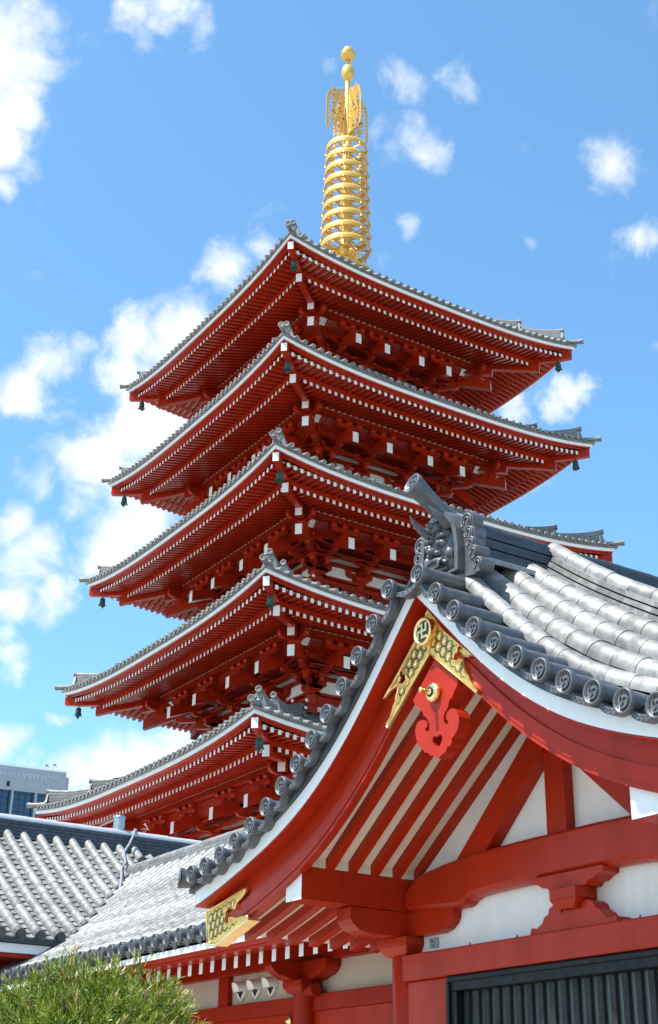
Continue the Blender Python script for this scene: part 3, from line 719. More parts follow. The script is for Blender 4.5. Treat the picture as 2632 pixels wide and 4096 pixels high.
m = MB(); m.box(XC-2.33, XC+2.33, YW-.235, YW+.1, 3.085, 3.345); m.build('lintel_beam', RED, hall, .014)
m = MB()
m.box(XC-2.33, XC-1.602, YW-.16, YW+.1, .6, 3.084); m.box(XC+1.602, XC+2.33, YW-.16, YW+.1, .6, 3.084)
m.box(XC-2.33, XC+2.33, YW-.16, YW+.1, .0, .6); m.build('side_board', RED, hall, .01)
m = MB()
x0, x1, z0, z1 = XC-1.60, XC+1.60, .62, 3.083
fw = .145
m.box(x0, x1, YW-.215, YW+.06, z1-fw, z1); m.box(x0, x1, YW-.215, YW+.06, z0, z0+fw)
m.box(x0, x0+fw, YW-.213, YW+.06, z0+fw, z1-fw); m.box(x1-fw, x1, YW-.213, YW+.06, z0+fw, z1-fw)
m.box(x0+.03, x1-.03, YW-.245, YW-.217, z1-.06, z1-.012); m.box(x0+.012, x0+.06, YW-.244, YW-.216, z0, z1-.062)
wf = m.build('window_frame', BLACK, hall, .01)
nb = 19
for j in range(nb):
    x = x0+fw+.055+(x1-x0-2*fw-.11)*j/(nb-1)
    m = MB(); m.box(x-.037, x+.037, YW-.135, YW-.09, z0+fw, z1-fw-.004); m.build('window_bar', BAR, wf, .004)
m = MB(); m.add([(x0+fw, YW-.055, z0), (x1-fw, YW-.055, z0), (x1-fw, YW-.055, z1-fw), (x0+fw, YW-.055, z1-fw)], [(0,1,2,3)]); m.build('wire_screen', SCREEN, wf)
# plaster panel, rainbow beam, frog-leg strut
m = MB(); m.box(XC-2.3, XC+2.3, YW-.02, YW+.06, 3.346, 4.1); m.build('plaster_panel', PLASTER, hall)
def mirror(pts): return pts+[(2*XC-p[0], p[1]) for p in pts[::-1]]
top = [(33.45, 4.0), (33.52, 4.06), (33.62, 4.125), (33.8, 4.165), (34.1, 4.20), (34.54, 4.235), (35.2, 4.25)]
bot = [(33.45, 3.79), (34.2, 3.735), (34.36, 3.735), (34.42, 3.75), (34.47, 3.785), (34.56, 3.81), (34.75, 3.822), (35.2, 3.83)]
poly = top+[(2*XC-p[0], p[1]) for p in top[::-1]]+[(p[0], p[1]) for p in mirror(bot)[::-1]]
n1 = len(top)*2
m = MB()
def kring(y, ins):
    r = []
    for i, p in enumerate(poly): r.append((p[0], y, p[1]+(-ins if i < n1 else ins)))
    return r
m.loft([kring(YW+.1, .02), kring(YW-.06, .0), kring(YW-.12, .0), kring(YW-.175, .018), kring(YW-.205, .05)], 0, False, True, False, False)
fr = kring(YW-.205, .05); m.prism([(p[0], p[2]) for p in fr], (0, YW-.205, 0), (1,0,0), (0,0,1), (0, .01, 0))
# bull-nose lip under the beam
m.build('rainbow_beam', RED, hall)
GEG = [(35.798, 5.658), (36.135, 5.383), (36.134, 5.336), (36.103, 5.306), (36.072, 5.282), (36.056, 5.241), (36.015, 5.226), (35.991, 5.2), (35.986, 5.164), (35.941, 5.127), (35.915, 5.086), (35.918, 5.035), (35.942, 5.001), (35.972, 5.003), (35.978, 5.027), (35.964, 5.046), (35.948, 5.052), (35.95, 5.09), (35.976, 5.122), (36.027, 5.135), (36.076, 5.123), (36.114, 5.083), (36.137, 5.034), (36.138, 4.984), (36.118, 4.926), (36.077, 4.886), (36.027, 4.86), (36.026, 4.824), (36.0, 4.799), (35.956, 4.799), (35.95, 4.772), (35.914, 4.755), (35.854, 4.737), (35.828, 4.718), (35.783, 4.746), (35.702, 4.775), (35.682, 4.798), (35.621, 4.818), (35.596, 4.855), (35.549, 4.884), (35.508, 4.931), (35.488, 4.993), (35.478, 5.053), (35.495, 5.101), (35.533, 5.131), (35.586, 5.134), (35.638, 5.113), (35.663, 5.081), (35.668, 5.048), (35.638, 5.042), (35.638, 5.02), (35.666, 4.997), (35.698, 5.022), (35.699, 5.073), (35.669, 5.118), (35.644, 5.153), (35.613, 5.16), (35.598, 5.206), (35.556, 5.235), (35.535, 5.266), (35.477, 5.307), (35.451, 5.352), (35.56, 5.45)]
HEART = [(35.816, 4.92), (35.839, 4.937), (35.874, 4.929), (35.894, 4.896), (35.872, 4.851), (35.836, 4.825), (35.776, 4.85), (35.746, 4.885), (35.742, 4.917), (35.758, 4.939), (35.788, 4.935)]
GOLDR = [(35.833, 6.062), (35.98, 5.904), (36.139, 5.766), (36.331, 5.602), (36.508, 5.464), (36.442, 5.488), (36.405, 5.514), (36.357, 5.531), (36.328, 5.529), (36.279, 5.542), (36.241, 5.569), (36.213, 5.615), (36.239, 5.634), (36.225, 5.673), (36.185, 5.662), (36.183, 5.624), (36.133, 5.612), (36.121, 5.563), (36.17, 5.537), (36.211, 5.558), (36.259, 5.532), (36.267, 5.485), (36.294, 5.434), (36.298, 5.395), (36.33, 5.361), (36.357, 5.304), (36.388, 5.258), (36.448, 5.212), (36.436, 5.16), (36.126, 5.415), (35.822, 5.665)]
GOLDL = [(31.584, 3.876), (32.019, 3.948), (32.453, 4.022), (32.441, 3.968), (32.362, 3.922), (32.264, 3.885), (32.236, 3.825), (32.133, 3.832), (32.08, 3.851), (32.025, 3.817), (32.02, 3.761), (32.072, 3.691), (32.119, 3.702), (32.107, 3.751), (32.191, 3.758), (32.278, 3.735), (32.378, 3.737), (32.503, 3.738), (32.529, 3.696), (31.838, 3.509), (31.63, 3.534)]
KAERU = [(35.406, 3.317), (35.442, 3.408), (35.515, 3.392), (35.591, 3.431), (35.632, 3.489), (35.682, 3.502), (35.698, 3.552), (35.76, 3.58), (35.831, 3.567), (35.851, 3.518), (35.86, 3.491), (35.886, 3.514), (36.106, 3.511), (36.116, 3.487), (36.116, 3.541), (36.158, 3.574), (36.226, 3.573), (36.28, 3.544), (36.302, 3.496), (36.372, 3.458), (36.421, 3.4), (36.485, 3.386), (36.551, 3.397), (36.585, 3.312)]
BOAT = [(35.52, 3.803), (35.542, 3.76), (35.615, 3.74), (35.673, 3.707), (35.744, 3.679), (36.201, 3.675), (36.283, 3.703), (36.365, 3.73), (36.423, 3.76), (36.469, 3.769), (36.479, 3.805)]

m = MB(); m.prism(KAERU, (0, YW-.20, 0), (1,0,0), (0,0,1), (0, .18, 0)); kf = m.build('frog_leg_strut', RED, hall, .006)
m = MB(); XB = XC+.225; m.box(XB-.175, XB+.175, YW-.29, YW-.03, 3.60, 3.70); m.frust(XB, YW-.16, 3.515, 3.60, .115, .10, .175, .13); m.build('bearing_block', RED, kf, .006)
BOAT2 = [(35.28, 3.84), (35.29, 3.79), (35.36, 3.775), (35.42, 3.74), (35.48, 3.735), (35.52, 3.70)]
m = MB(); m.prism(BOAT2+[(2*XC-p[0], p[1]) for p in BOAT2[::-1]], (XB-XC, YW-.225, 0), (1,0,0), (0,0,1), (0, .2, 0)); m.build('boat_shaped_arm', RED, kf, .006)
# gable truss
m = MB()
def RB(d): return 4.10+(2.36-d)*.70 if d < 2.49 else PL(d)-PL(2.49)+4.009   # underside of the rafters
gz = lambda d: RB(d)+.10
pts = [(XC+s*d, gz(d)) for s, ds in ((-1, dl(2.45, 0, 16)), (1, dl(0, 2.45, 16)[1:])) for d in ds]
m.prism(pts+[(XC+2.45, 4.0), (XC-2.45, 4.0)], (0, YW-.0, 0), (1,0,0), (0,0,1), (0, .08, 0)); m.build('gable_plaster', PLASTER, hall)
m = MB(); m.box(XC-.13, XC+.145, YW-.12, YW-.004, 4.22, 5.6); m.build('king_post', RED, hall, .01)
for sg in (-1, 1):
    m = MB(); m.prism([(sg*1.49, 4.2), (sg*1.05, 4.2), (sg*.10, 5.04), (sg*.10, 5.42)], (XC, YW-.15, 0), (1,0,0), (0,0,1), (0, .146, 0)); m.build('diagonal_strut', RED, hall, .01)
# eave purlins with white ends
for sg in (-1, 1):
    m = MB(); x = XC+sg*2.487
    m.loft([[(x-.15, y, zb_), (x+.15, y, zb_), (x+.15, y, zt_), (x-.15, y, zt_)] for y, zb_, zt_ in ((-12, 3.79, 4.12), (YW, 3.79, 4.12), (-22.13, 3.795, 4.125))], 0, False, True, True, False)
    m.add([(x-.15, -22.13, 3.795), (x+.15, -22.13, 3.795), (x+.15, -22.13, 4.125), (x-.15, -22.13, 4.125)], [(0,1,2,3)], 1)
    m.build('eave_purlin', [RED, WHITE], hall, .006)
m = MB(); m.box(XC-.13, XC+.13, -22.15, -12, 5.52, 5.86); m.build('ridge_purlin', RED, hall, .01)
# rafters
def raft_bar(mb, sg, d0, d1, y0, y1, zl, zh, n=18):
    rings = []
    for d in dl(d0, d1, n):
        x = XC+sg*d; z = RB(d)
        rings.append([(x, y0, z+zl), (x, y1, z+zl), (x, y1, z+zh), (x, y0, z+zh)])
    mb.loft(rings, 0)
def slope_bar(mb, sg, d0, d1, y0, y1, zl, zh, n=18, mi=0):
    rings = []
    for d in dl(d0, d1, n):
        x = XC+sg*d; z = PL(d)
        rings.append([(x, y0, z+zl), (x, y1, z+zl), (x, y1, z+zh), (x, y0, z+zh)])
    mb.loft(rings, mi)
for sg in (-1, 1):
    for k in range(-1, 5):
        yc = -21.795+.28*k
        m = MB(); raft_bar(m, sg, .02, 3.98, yc-.052, yc+.052, 0, .105, 30); m.build('rafter', RED, hall)
    m = MB(); raft_bar(m, sg, 0, 4.12, -22.14, -12, .1055, .117, 30); m.build('soffit_boards', CREAM, hall)
    m = MB(); x = XC+sg*2.335; m.box(min(x, x+sg*.03), max(x, x+sg*.03), -22.12, YW+.0, 4.127, 4.235); m.build('infill_board', CREAM, hall)
sides = {-1: MB(), 1: MB()}
for sg in (-1, 1):
    for k in range(5, 34):
        yc = -21.795+.28*k
        raft_bar(sides[sg], sg, 1.8, 3.98, yc-.052, yc+.052, 0, .105, 12)
    sides[sg].build('side_rafters', RED, hall)
# verge board (white) with red soffit, bargeboards
for sg in (-1, 1):
    m = MB(); slope_bar(m, sg, 0, 4.17, YF, YF+.05, 0, .15, NP); slope_bar(m, sg, 0, 4.172, YF+.053, -22.0, .004, .15, NP); m.build('white_verge_board', WHITE, hall)
    m = MB(); slope_bar(m, sg, 0, 4.165, YF+.004, -22.0, -.02, -.003, NP); m.build('verge_soffit', RED, hall)
    m = MB()
    lo = lambda d: -(.55-.10*min(1, d/.6)) if d < .6 else -(.45-.045*min(1, (d-.6)/1.0))
    def band(d0, d1, y0, y1, a, bfun):
        rings = []
        for d in dl(d0, d1, NP):
            x = XC+sg*d; z = PL(d); rings.append([(x, y0, z+bfun(d)), (x, y1, z+bfun(d)), (x, y1, z+a(d)), (x, y0, z+a(d))])
        m.loft(rings, 0)
    band(0, 4.12, YB+.022, YB+.10, lambda d: -.02, lambda d: lo(d)*.52)
    band(0, 4.12, YB, YB+.10, lambda d: lo(d)*.52, lambda d: lo(d)*.52-.02 if False else lo(d)+.05)
    band(0, 4.12, YB+.012, YB+.10, lambda d: lo(d)+.05, lambda d: lo(d))
    m.build('bargeboard', RED, hall)
# ---- gilt fittings: raised honeycomb of flowers over a dark ground, scrolled rim
def inside(p, poly):
    c = False; n = len(poly)
    for i in range(n):
        a, b = poly[i], poly[i-1]
        if (a[1] > p[1]) != (b[1] > p[1]) and p[0] < (b[0]-a[0])*(p[1]-a[1])/(b[1]-a[1])+a[0]: c = not c
    return c
def gilt(name, poly, y, rot, parent, rim=.016, cell=.058):
    m = MB(); m.prism(poly, (0, y+.0, 0), (1,0,0), (0,0,1), (0, .03, 0), 1, sidem=0)
    # rim strip
    n = len(poly); area = sum(poly[i-1][0]*poly[i][1]-poly[i][0]*poly[i-1][1] for i in range(n)); s = 1 if area > 0 else -1
    def off(i, w):
        p, a, b = poly[i], poly[i-1], poly[(i+1) % n]
        e1 = Vector((p[0]-a[0], p[1]-a[1])).normalized(); e2 = Vector((b[0]-p[0], b[1]-p[1])).normalized()
        nn = Vector((-e1.y-e2.y, e1.x+e2.x)); nn = nn.normalized() if nn.length > 1e-6 else Vector((-e1.y, e1.x))
        return (p[0]+s*nn.x*w, p[1]+s*nn.y*w)
    inn = [off(i, rim) for i in range(n)]; mid = [off(i, rim*.5) for i in range(n)]
    A = [(p[0], y, p[1]) for p in poly]; M_ = [(p[0], y-.014, p[1]) for p in mid]; B = [(p[0], y-.002, p[1]) for p in inn]
    fs = [(i, (i+1) % n, n+(i+1) % n, n+i) for i in range(n)]
    m.add(A+M_, fs, 0, True); m.add(M_+B, fs, 0, True)
    xs = [p[0] for p in poly]; zs = [p[1] for p in poly]; cx, cz = sum(xs)/n, sum(zs)/n
    ca, sa = math.cos(rot), math.sin(rot)
    dx = cell*math.sqrt(3); 
    for r in range(-14, 15):
        for q in range(-14, 15):
            a = (q+(r % 2)*.5)*dx; bq = r*cell*1.5
            px, pz = cx+a*ca-bq*sa, cz+a*sa+bq*ca
            hexo = [(px+cell*.97*math.cos(rot+t), pz+cell*.97*math.sin(rot+t)) for t in [math.pi/6+k*math.pi/3 for k in range(6)]]
            hexi = [(px+cell*.84*math.cos(rot+t), pz+cell*.84*math.sin(rot+t)) for t in [math.pi/6+k*math.pi/3 for k in range(6)]]
            if not inside((px, pz), inn): continue
            ok = [inside(p, inn) for p in hexo]
            yy = y-.006
            for k in range(6):
                k2 = (k+1) % 6
                if ok[k] and ok[k2]:
                    m.add([(hexo[k][0], yy+.003, hexo[k][1]), (hexo[k2][0], yy+.003, hexo[k2][1]), (hexi[k2][0], yy+.003, hexi[k2][1]), (hexi[k][0], yy+.003, hexi[k][1])], [(0,1,2,3)], 2)
            fl_ = [(px+cell*(.66 if k % 2 else .36)*math.cos(k*math.pi/5+.3), pz+cell*(.66 if k % 2 else .36)*math.sin(k*math.pi/5+.3)) for k in range(10)]
            if all(inside(p, inn) for p in fl_):
                m.add([(p[0], yy-.002, p[1]) for p in fl_]+[(px, yy-.008, pz)], [(k, (k+1) % 10, 10) for k in range(10)], 0)
    return m.build(name, [GOLD, GOLDD, GROOVE], parent)
# centre the apex fitting on the gable
GR = [(XC, 6.165), (XC+.06, 6.10), (XC+.13, 6.03)]+[p for p in GOLDR[1:-1]]+[(XC, 5.715)]
gp = gilt('gilt_apex_fitting', GR, YB-.03, -.75, hall)
GLm = [(2*XC-p[0], p[1]) for p in GR][::-1]
gilt('gilt_apex_fitting', GLm, YB-.03, .75, hall)
gilt('gilt_tail_fitting', GOLDL, YB-.03, .2, hall, .014)
gilt('gilt_tail_fitting', [(2*XC-p[0], p[1]) for p in GOLDL][::-1], YB-.03, -.2, hall, .014)
m = MB()
pr = [(GOLDL[-1][0], 3.505), (GOLDL[-2][0], 3.485), (GOLDL[-3][0], 3.68), (GOLDL[-3][0], 3.70), (GOLDL[-2][0], 3.507), (GOLDL[-1][0], 3.53)]
m.prism(pr, (0, YB-.035, 0), (1,0,0), (0,0,1), (0, .15, 0)); m.build('gilt_edge_strip', GOLD, hall)
# medallion with the temple emblem
m = MB(); mc = (XC, YB-.10, 5.925)
m.lathe([(.135, -.075), (.138, 0), (.132, .018), (.112, .018), (.104, -.004), (.0001, -.004)], mc, 36, [0]*0 or 0, (0,-1,0))
md = m.build('emblem_medallion', GOLD, gp)
m = MB(); m.lathe([(.105, .001), (.0001, .001)], (XC, YB-.10, 5.925), 30, 0, (0,-1,0), False, False); m.build('medallion_ground', GROOVE, gp)
m = MB(); a, t = .074, .013; yy = YB-.10-.016
def bar2(x0, x1, z0, z1): m.box(XC+x0, XC+x1, yy, yy+.022, 5.925+z0, 5.925+z1)
bar2(-t, t, -a, a); bar2(-a, -t-.0005, -t, t); bar2(t+.0005, a, -t, t)
bar2(-a, -t-.0005, a-2*t, a); bar2(t+.0005, a, -a, -a+2*t); bar2(a-2*t, a, t+.0005, a); bar2(-a, -a+2*t, -a, -t-.0005)
m.build('emblem', GOLD, gp)
# pendant with heart-shaped piercing and gilt boss
m = MB(); m.prism(GEG, (0, YB-.0+.002, 0), (1,0,0), (0,0,1), (0, .13, 0), 0, [HEART]); ge = m.build('gable_pendant', RED, hall, .006)
m = MB(); c = (35.80, YB+.0, 5.335)
m.lathe([(.085, 0), (.092, .02), (.088, .04), (.075, .055), (.05, .06), (.048, .06)], c, 12, 0, (0,-1,0), smooth=False)
m.lathe([(.030, .055), (.028, .075), (.022, .078), (.020, .16), (.024, .162), (.024, .178), (.0001, .180)], c, 16, 0, (0,-1,0))
bs = m.build('gilt_boss', GOLD, ge)
m = MB(); m.lathe([(.048, .05), (.046, .066), (.030, .068), (.03, .05)], c, 14, 0, (0,-1,0)); m.build('boss_ring', BLACK, bs)
# ---- roof: the main slope stands higher than the verge and rolls down to it
MD = [0, .18, .61, 1.08, 1.61, 2.2, 2.8, 3.4, 4.3]; MZ = [6.83, 6.69, 6.37, 6.06, 5.74, 5.40, 5.08, 4.78, 4.38]
_mc = np.polyfit(MD, MZ, 4)
def SURF(d, y):
    s = max(0, min(1, (y+22.10)/1.2)); return lerp(PL(d)+.215, float(np.polyval(_mc, d)), s)
m = MB()
for sg in (-1, 1):
    slope_bar(m, sg, 0, 4.26, -22.42, -12, .152, .205, NP)
    m.loft([[(XC+sg*d, y, SURF(d, y)) for d in dl(0, 4.26, 24)] for y in (-22.42, -22.1, -21.8, -21.5, -21.2, -20.9, -12)], 0, True, closed=False)
roof = m.build('roof', TILED, hall)
def spath(sg, y, lift, d0, d1, step=.30):
    # points at equal arc length down the slope
    out = []; d = d0; acc_ = 0; px = None
    fine = dl(d0, d1, 400); cur = (fine[0], SURF(fine[0], y)); out = [fine[0]]; s = 0
    for q in fine[1:]:
        p = (q, SURF(q, y)); s += math.hypot(p[0]-cur[0], p[1]-cur[1]); cur = p
        if s >= step: out.append(q); s = 0
    if out[-1] < d1-.05: out.append(d1)
    res = []
    for q in out:
        sl = (SURF(q+.01, y)-SURF(q-.01, y))/.02; nn = Vector((-sl*1, 0, 1)).normalized()
        res.append((XC+sg*(q+nn.x*0), y, SURF(q, y)+lift*math.sqrt(1+sl*sl)))
    return res
YR = [-21.93, -21.63, -21.34, -21.07]+[-20.30+.35*k for k in range(24)]
for sg in (-1, 1):
    for j, y in enumerate(YR):
        m = MB(); roll(m, spath(sg, y, .055 if j else .085, .16 if j else .12, 4.25), (0, 1, 0), .128 if j else .102, 0, 9)
        m.build('cover_tile_row', TILEL, roof)
    m = MB()
    for y in [-21.78, -21.485, -21.205, -20.95]+[-20.475+.35*k for k in range(24)]:
        pan(m, spath(sg, y, .085, .1, 4.25), (0, 1, 0), .16, .02, 0)
    m.build('pan_tiles', TILEL, roof)
# verge tiles: round ends facing out over the gable, dished drip tiles between
DD = [.24, .50, .76, 1.03, 1.30, 1.57, 1.85, 2.13, 2.43, 2.74, 3.06, 3.38, 3.71, 4.02]
DZ = [6.375, 6.10, 5.85, 5.61, 5.40, 5.20, 5.015, 4.845, 4.685, 4.54, 4.43, 4.335, 4.265, 4.225]
m = MB()
m.tube([(0, .02, 0), (0, .25, 0), (0, .58, 0)], [.080, .080, .078], 16)
m.tube([(0, -.005, 0), (0, .03, 0), (0, .09, 0)], [.098, .092, .08], 22, 0, True, False)
tile_end(m, (0, 0, 0), (0, -1, 0), .099)
VT = None
for sg in (-1, 1):
    for k in range(len(DD)):
        loc = (XC+sg*DD[k], YT, DZ[k])
        if VT is None: VT = m.build('verge_tile', ONI, roof, world=False); VT.location = Vector(loc)-wloc[hall.name]
        else: inst(VT, 'verge_tile', roof, loc)
    # drip tiles
    for k in range(-1 if sg == 1 else 0, len(DD)-1):
        if k < 0: a = Vector((XC-DD[0], 0, DZ[0])); bq = Vector((XC+DD[0], 0, DZ[0]))
        else: a = Vector((XC+sg*DD[k], 0, DZ[k])); bq = Vector((XC+sg*DD[k+1], 0, DZ[k+1]))
        t = (bq-a); nrm = Vector((-t.z, 0, t.x)).normalized()
        if nrm.z < 0: nrm = -nrm
        mb = MB(); up = []; lo_ = []
        for j in range(11):
            u = j/10; sag = .02+.055*math.sin(math.pi*u)**.8
            c_ = a+t*u-nrm*sag; up.append(c_); lo_.append(c_-nrm*(.016+.04*math.sin(math.pi*u)**.7))
        Y = lambda p, y: (p.x, y, p.z)
        mb.loft([[Y(p, YT+.035) for p in up], [Y(p, -22.02) for p in up]], 0, True, closed=False)
        mb.loft([[Y(p, YT+.075) for p in lo_], [Y(p, -22.2) for p in lo_]], 0, True, closed=False)
        mb.loft([[Y(p, YT+.035) for p in up], [Y(p, YT+.035) for p in lo_]], 0, False, closed=False)
        mb.loft([[Y(p, YT+.035) for p in lo_], [Y(p, YT+.075) for p in lo_]], 0, False, closed=False)
        # relief scrolls on the drip face
        for q in (.28, .42, .58, .72):
            cc_ = a+t*q-nrm*(.02+.055*math.sin(math.pi*q)**.8+.028)
            arc = [(cc_.x+.020*math.cos(w_)*(1-.06*w_), YT+.034, cc_.z+.020*math.sin(w_)*(1-.06*w_)) for w_ in [z_*.7 for z_ in range(9)]]
            mb.tube(arc, .0045, 4)
        mb.build('drip_tile', ONI, roof)
    # corner tile curling up at the foot of the verge
    mb = MB(); x = XC+sg*4.2
    mb.tube([(x-sg*.1, YT+.3, 4.2), (x, YT+.12, 4.20), (x+sg*.04, YT-.02, 4.215)], [.08, .085, .115], 14)
    mb.lathe([(.115, 0), (.1, .01), (.0001, .0)], (x+sg*.041, YT-.022, 4.216), 14, 0, (sg*.4, -1, .1))
    mb.build('corner_tile', ONI, roof)
    mb = MB(); slope_bar(mb, sg, .05, 4.2, YT+.20, -22.0, .15, .20, NP); mb.build('verge_bedding', DARK, roof)
# ridge: stacked courses under a round cap
m = MB(); zc = 6.70
for lay in range(7):
    hw = .215-.012*lay+(.014 if lay % 2 else 0); z0 = zc+lay*.060
    y = -22.0; 
    while y < -12:
        y2 = min(y+random.uniform(.36, .44), -12)
        m.box(XC-hw, XC+hw, y+.002, y2-.002, z0+.0, z0+.044); y = y2
    m.box(XC-hw+.03, XC+hw-.03, -22, -12, z0+.040, z0+.064)
rg = m.build('ridge_courses', TILED, roof)
m = MB(); y = -21.8; pts = [(XC, y+.42*k, 7.12) for k in range(24)]
roll(m, pts, (1, 0, 0), .09, 0, 10); m.build('ridge_cap_tiles', TILED, roof)
m = MB()
m.tube([(XC, -21.6, 7.13), (XC, -21.9, 7.155), (XC, -22.1, 7.24), (XC, -22.26, 7.345), (XC, -22.39, 7.425)], [.085, .085, .088, .095, .112], 20)
tile_end(m, (XC, -22.405, 7.434), (0, -1, .34), .114)
m.build('ridge_end_tile', ONI, roof)
for sg in (-1, 1):
    # lower facing tiles beside the ridge
    m = MB(); y = -21.75
    while y < -12: m.loft([[(XC+sg*.2, yy_, 6.70), (XC+sg*.34, yy_, 6.64), (XC+sg*.34, yy_, 6.69), (XC+sg*.2, yy_, 6.77)] for yy_ in (y, y+.43)], 0); y += .44
    m.build('ridge_skirt_tiles', TILEL, roof)
    # descending ridge
    for lay in range(4):
        m = MB(); hw = .20-.014*lay; ds = spath(sg, -20.70, 0, .10, 4.2, .40)
        for a_, b_ in zip(ds[:-1], ds[1:]):
            a_ = Vector(a_); b_ = Vector(b_); t = (b_-a_).normalized(); nn = Vector((-t.z*1, 0, t.x));
            if nn.z < 0: nn = -nn
            h0, h1 = .02+lay*.062, .02+lay*.062+.046
            rings = [[p+nn*h0+Vector((0,-hw,0)), p+nn*h0+Vector((0,hw,0)), p+nn*h1+Vector((0,hw,0)), p+nn*h1+Vector((0,-hw,0))] for p in (a_+t*.003, b_-t*.003)]
            m.loft(rings, 0)
        m.build('descending_ridge_course', TILEL if lay else TILED, roof)
    m = MB(); roll(m, spath(sg, -20.70, .27, .10, 4.2, .32), (0, 1, 0), .095, 0, 10); m.build('descending_ridge_cap', TILEL, roof)
# demon-face ridge tile
on = MB(); O = Vector((XC, -22.08, 0)); F = Vector((0, -1, 0))
arch = [(-.30, 6.50), (.30, 6.50), (.31, 6.75), (.285, 6.95), (.22, 7.10), (.10, 7.19), (-.10, 7.19), (-.22, 7.10), (-.285, 6.95), (-.31, 6.75)]
on.prism(arch, (XC, -22.02, 0), (1,0,0), (0,0,1), (0, .16, 0))
inn_ = [(p[0]*.80, (p[1]-6.8)*.84+6.79) for p in arch]
n = len(arch)
A = [(XC+p[0], -22.02, p[1]) for p in arch]; B = [(XC+p[0]*.97, -22.10, (p[1]-6.8)*.98+6.8) for p in arch]; C_ = [(XC+p[0], -22.10, p[1]) for p in inn_]; D_ = [(XC+p[0], -22.03, p[1]) for p in inn_]
fs = [(i, (i+1) % n, n+(i+1) % n, n+i) for i in range(n)]
for P_, Q_ in ((A, B), (B, C_), (C_, D_)): on.add(P_+Q_, fs, 0)
def ball(x, z, rx, rz_, ry, y=-22.04, nn=12):
    rings = []
    for i in range(7):
        ph = math.pi/2*i/6; s_, c_ = math.sin(ph), math.cos(ph)
        rings.append([(XC+x+rx*c_*math.cos(a), y-ry*s_, z+rz_*c_*math.sin(a)) for a in [2*math.pi*k/nn for k in range(nn)]])
    on.loft(rings, 0, True, True, False, True)
ball(0, 6.78, .235, .30, .10)                       # face mass
for sg in (-1, 1):
    ball(sg*.095, 6.83, .062, .05, .07, -22.11); ball(sg*.095, 6.828, .034, .034, .055, -22.145); ball(sg*.10, 6.905, .085, .030, .085, -22.10)
    ball(sg*.055, 6.945, .03, .028, .06, -22.10); ball(sg*.15, 6.93, .03, .03, .05, -22.08); ball(sg*.17, 6.72, .055, .07, .07, -22.07)
    ball(sg*.06, 6.735, .045, .035, .075, -22.12); ball(sg*.21, 6.85, .028, .03, .03, -22.05); ball(sg*.215, 6.77, .028, .03, .03, -22.05)
    on.tube([(XC+sg*.15, -22.10, 7.0), (XC+sg*.17, -22.19, 7.055), (XC+sg*.165, -22.27, 7.11), (XC+sg*.15, -22.33, 7.16)], [.045, .04, .026, .004], 10)   # horns
    on.tube([(XC+sg*.11, -22.15, 6.66), (XC+sg*.115, -22.19, 6.62), (XC+sg*.105, -22.19, 6.565)], [.022, .02, .003], 8)                              # fangs
ball(0, 6.76, .065, .05, .12, -22.12); ball(0, 7.02, .075, .06, .09, -22.10); ball(0, 7.03, .04, .04, .1, -22.15)
on.tube([(XC-.15, -22.12, 6.62), (XC-.08, -22.165, 6.655), (XC, -22.175, 6.665), (XC+.08, -22.165, 6.655), (XC+.15, -22.12, 6.62)], .024, 8)      # lips
for k in range(7): on.box(XC-.09+.026*k, XC-.068+.026*k, -22.17, -22.11, 6.585, 6.645)
on.tube([(XC-.14, -22.10, 6.57), (XC, -22.16, 6.555), (XC+.14, -22.10, 6.57)], .022, 8)
og = on.build('demon_face_tile', ONI, roof)
for sg in (-1, 1):
    # cloud-shaped side fins: stacked curls
    m = MB()
    for (cx, cz, r, d0) in ((.37, 6.99, .10, .13), (.40, 6.86, .082, .15), (.42, 6.755, .07, .13), (.455, 6.65, .07, .15), (.52, 6.50, .078, .14)):
        pts = [(cx+r*math.cos(a), cz+r*math.sin(a)) for a in [2*math.pi*k/18 for k in range(18)]]
        m.prism([(p[0]*sg, p[1]) for p in pts], (XC, -22.04, 0), (1,0,0), (0,0,1), (0, d0, 0))
        for rr in (.72, .38):
            m.tube([(XC+sg*(cx+r*rr*math.cos(a)), -22.045, cz+r*rr*math.sin(a)) for a in [-1.2+k*.5 for k in range(11)]], .011, 5)
    m.prism([(sg*.28, 6.45), (sg*.47, 6.42), (sg*.46, 6.6), (sg*.38, 6.9), (sg*.29, 7.0)], (XC, -22.02, 0), (1,0,0), (0,0,1), (0, .10, 0))
    m.build('cloud_fin', ONI, og)
# ---- small hardware on the plaster
m = MB(); m.box(33.66, 33.79, YW-.045, YW-.021, 3.41, 3.505); m.tube([(33.69, YW-.05, 3.49), (33.73, YW-.07, 3.46), (33.73, YW-.075, 3.43), (33.70, YW-.06, 3.43)], .006, 5); m.build('hook_plate', STEEL, hall)
for x in (33.46, 34.35, 35.07, 36.70):
    m = MB(); m.tube([(x, YW-.07, 3.362), (x+.004, YW-.07, 3.385), (x+.014, YW-.07, 3.397), (x+.02, YW-.07, 3.385), (x+.012, YW-.07, 3.376)], .004, 5); m.build('wire_hook', BLACK, hall)
# ---- walls behind
m = MB(); m.box(XC-2.6, XC-2.45, YW+.2, -12, 0, 3.79); m.box(XC+2.45, XC+2.6, YW+.2, -12, 0, 3.79); m.box(XC-2.45, XC+2.45, -12.2, -12.05, 0, 6.0); m.build('side_wall', RED2, hall)

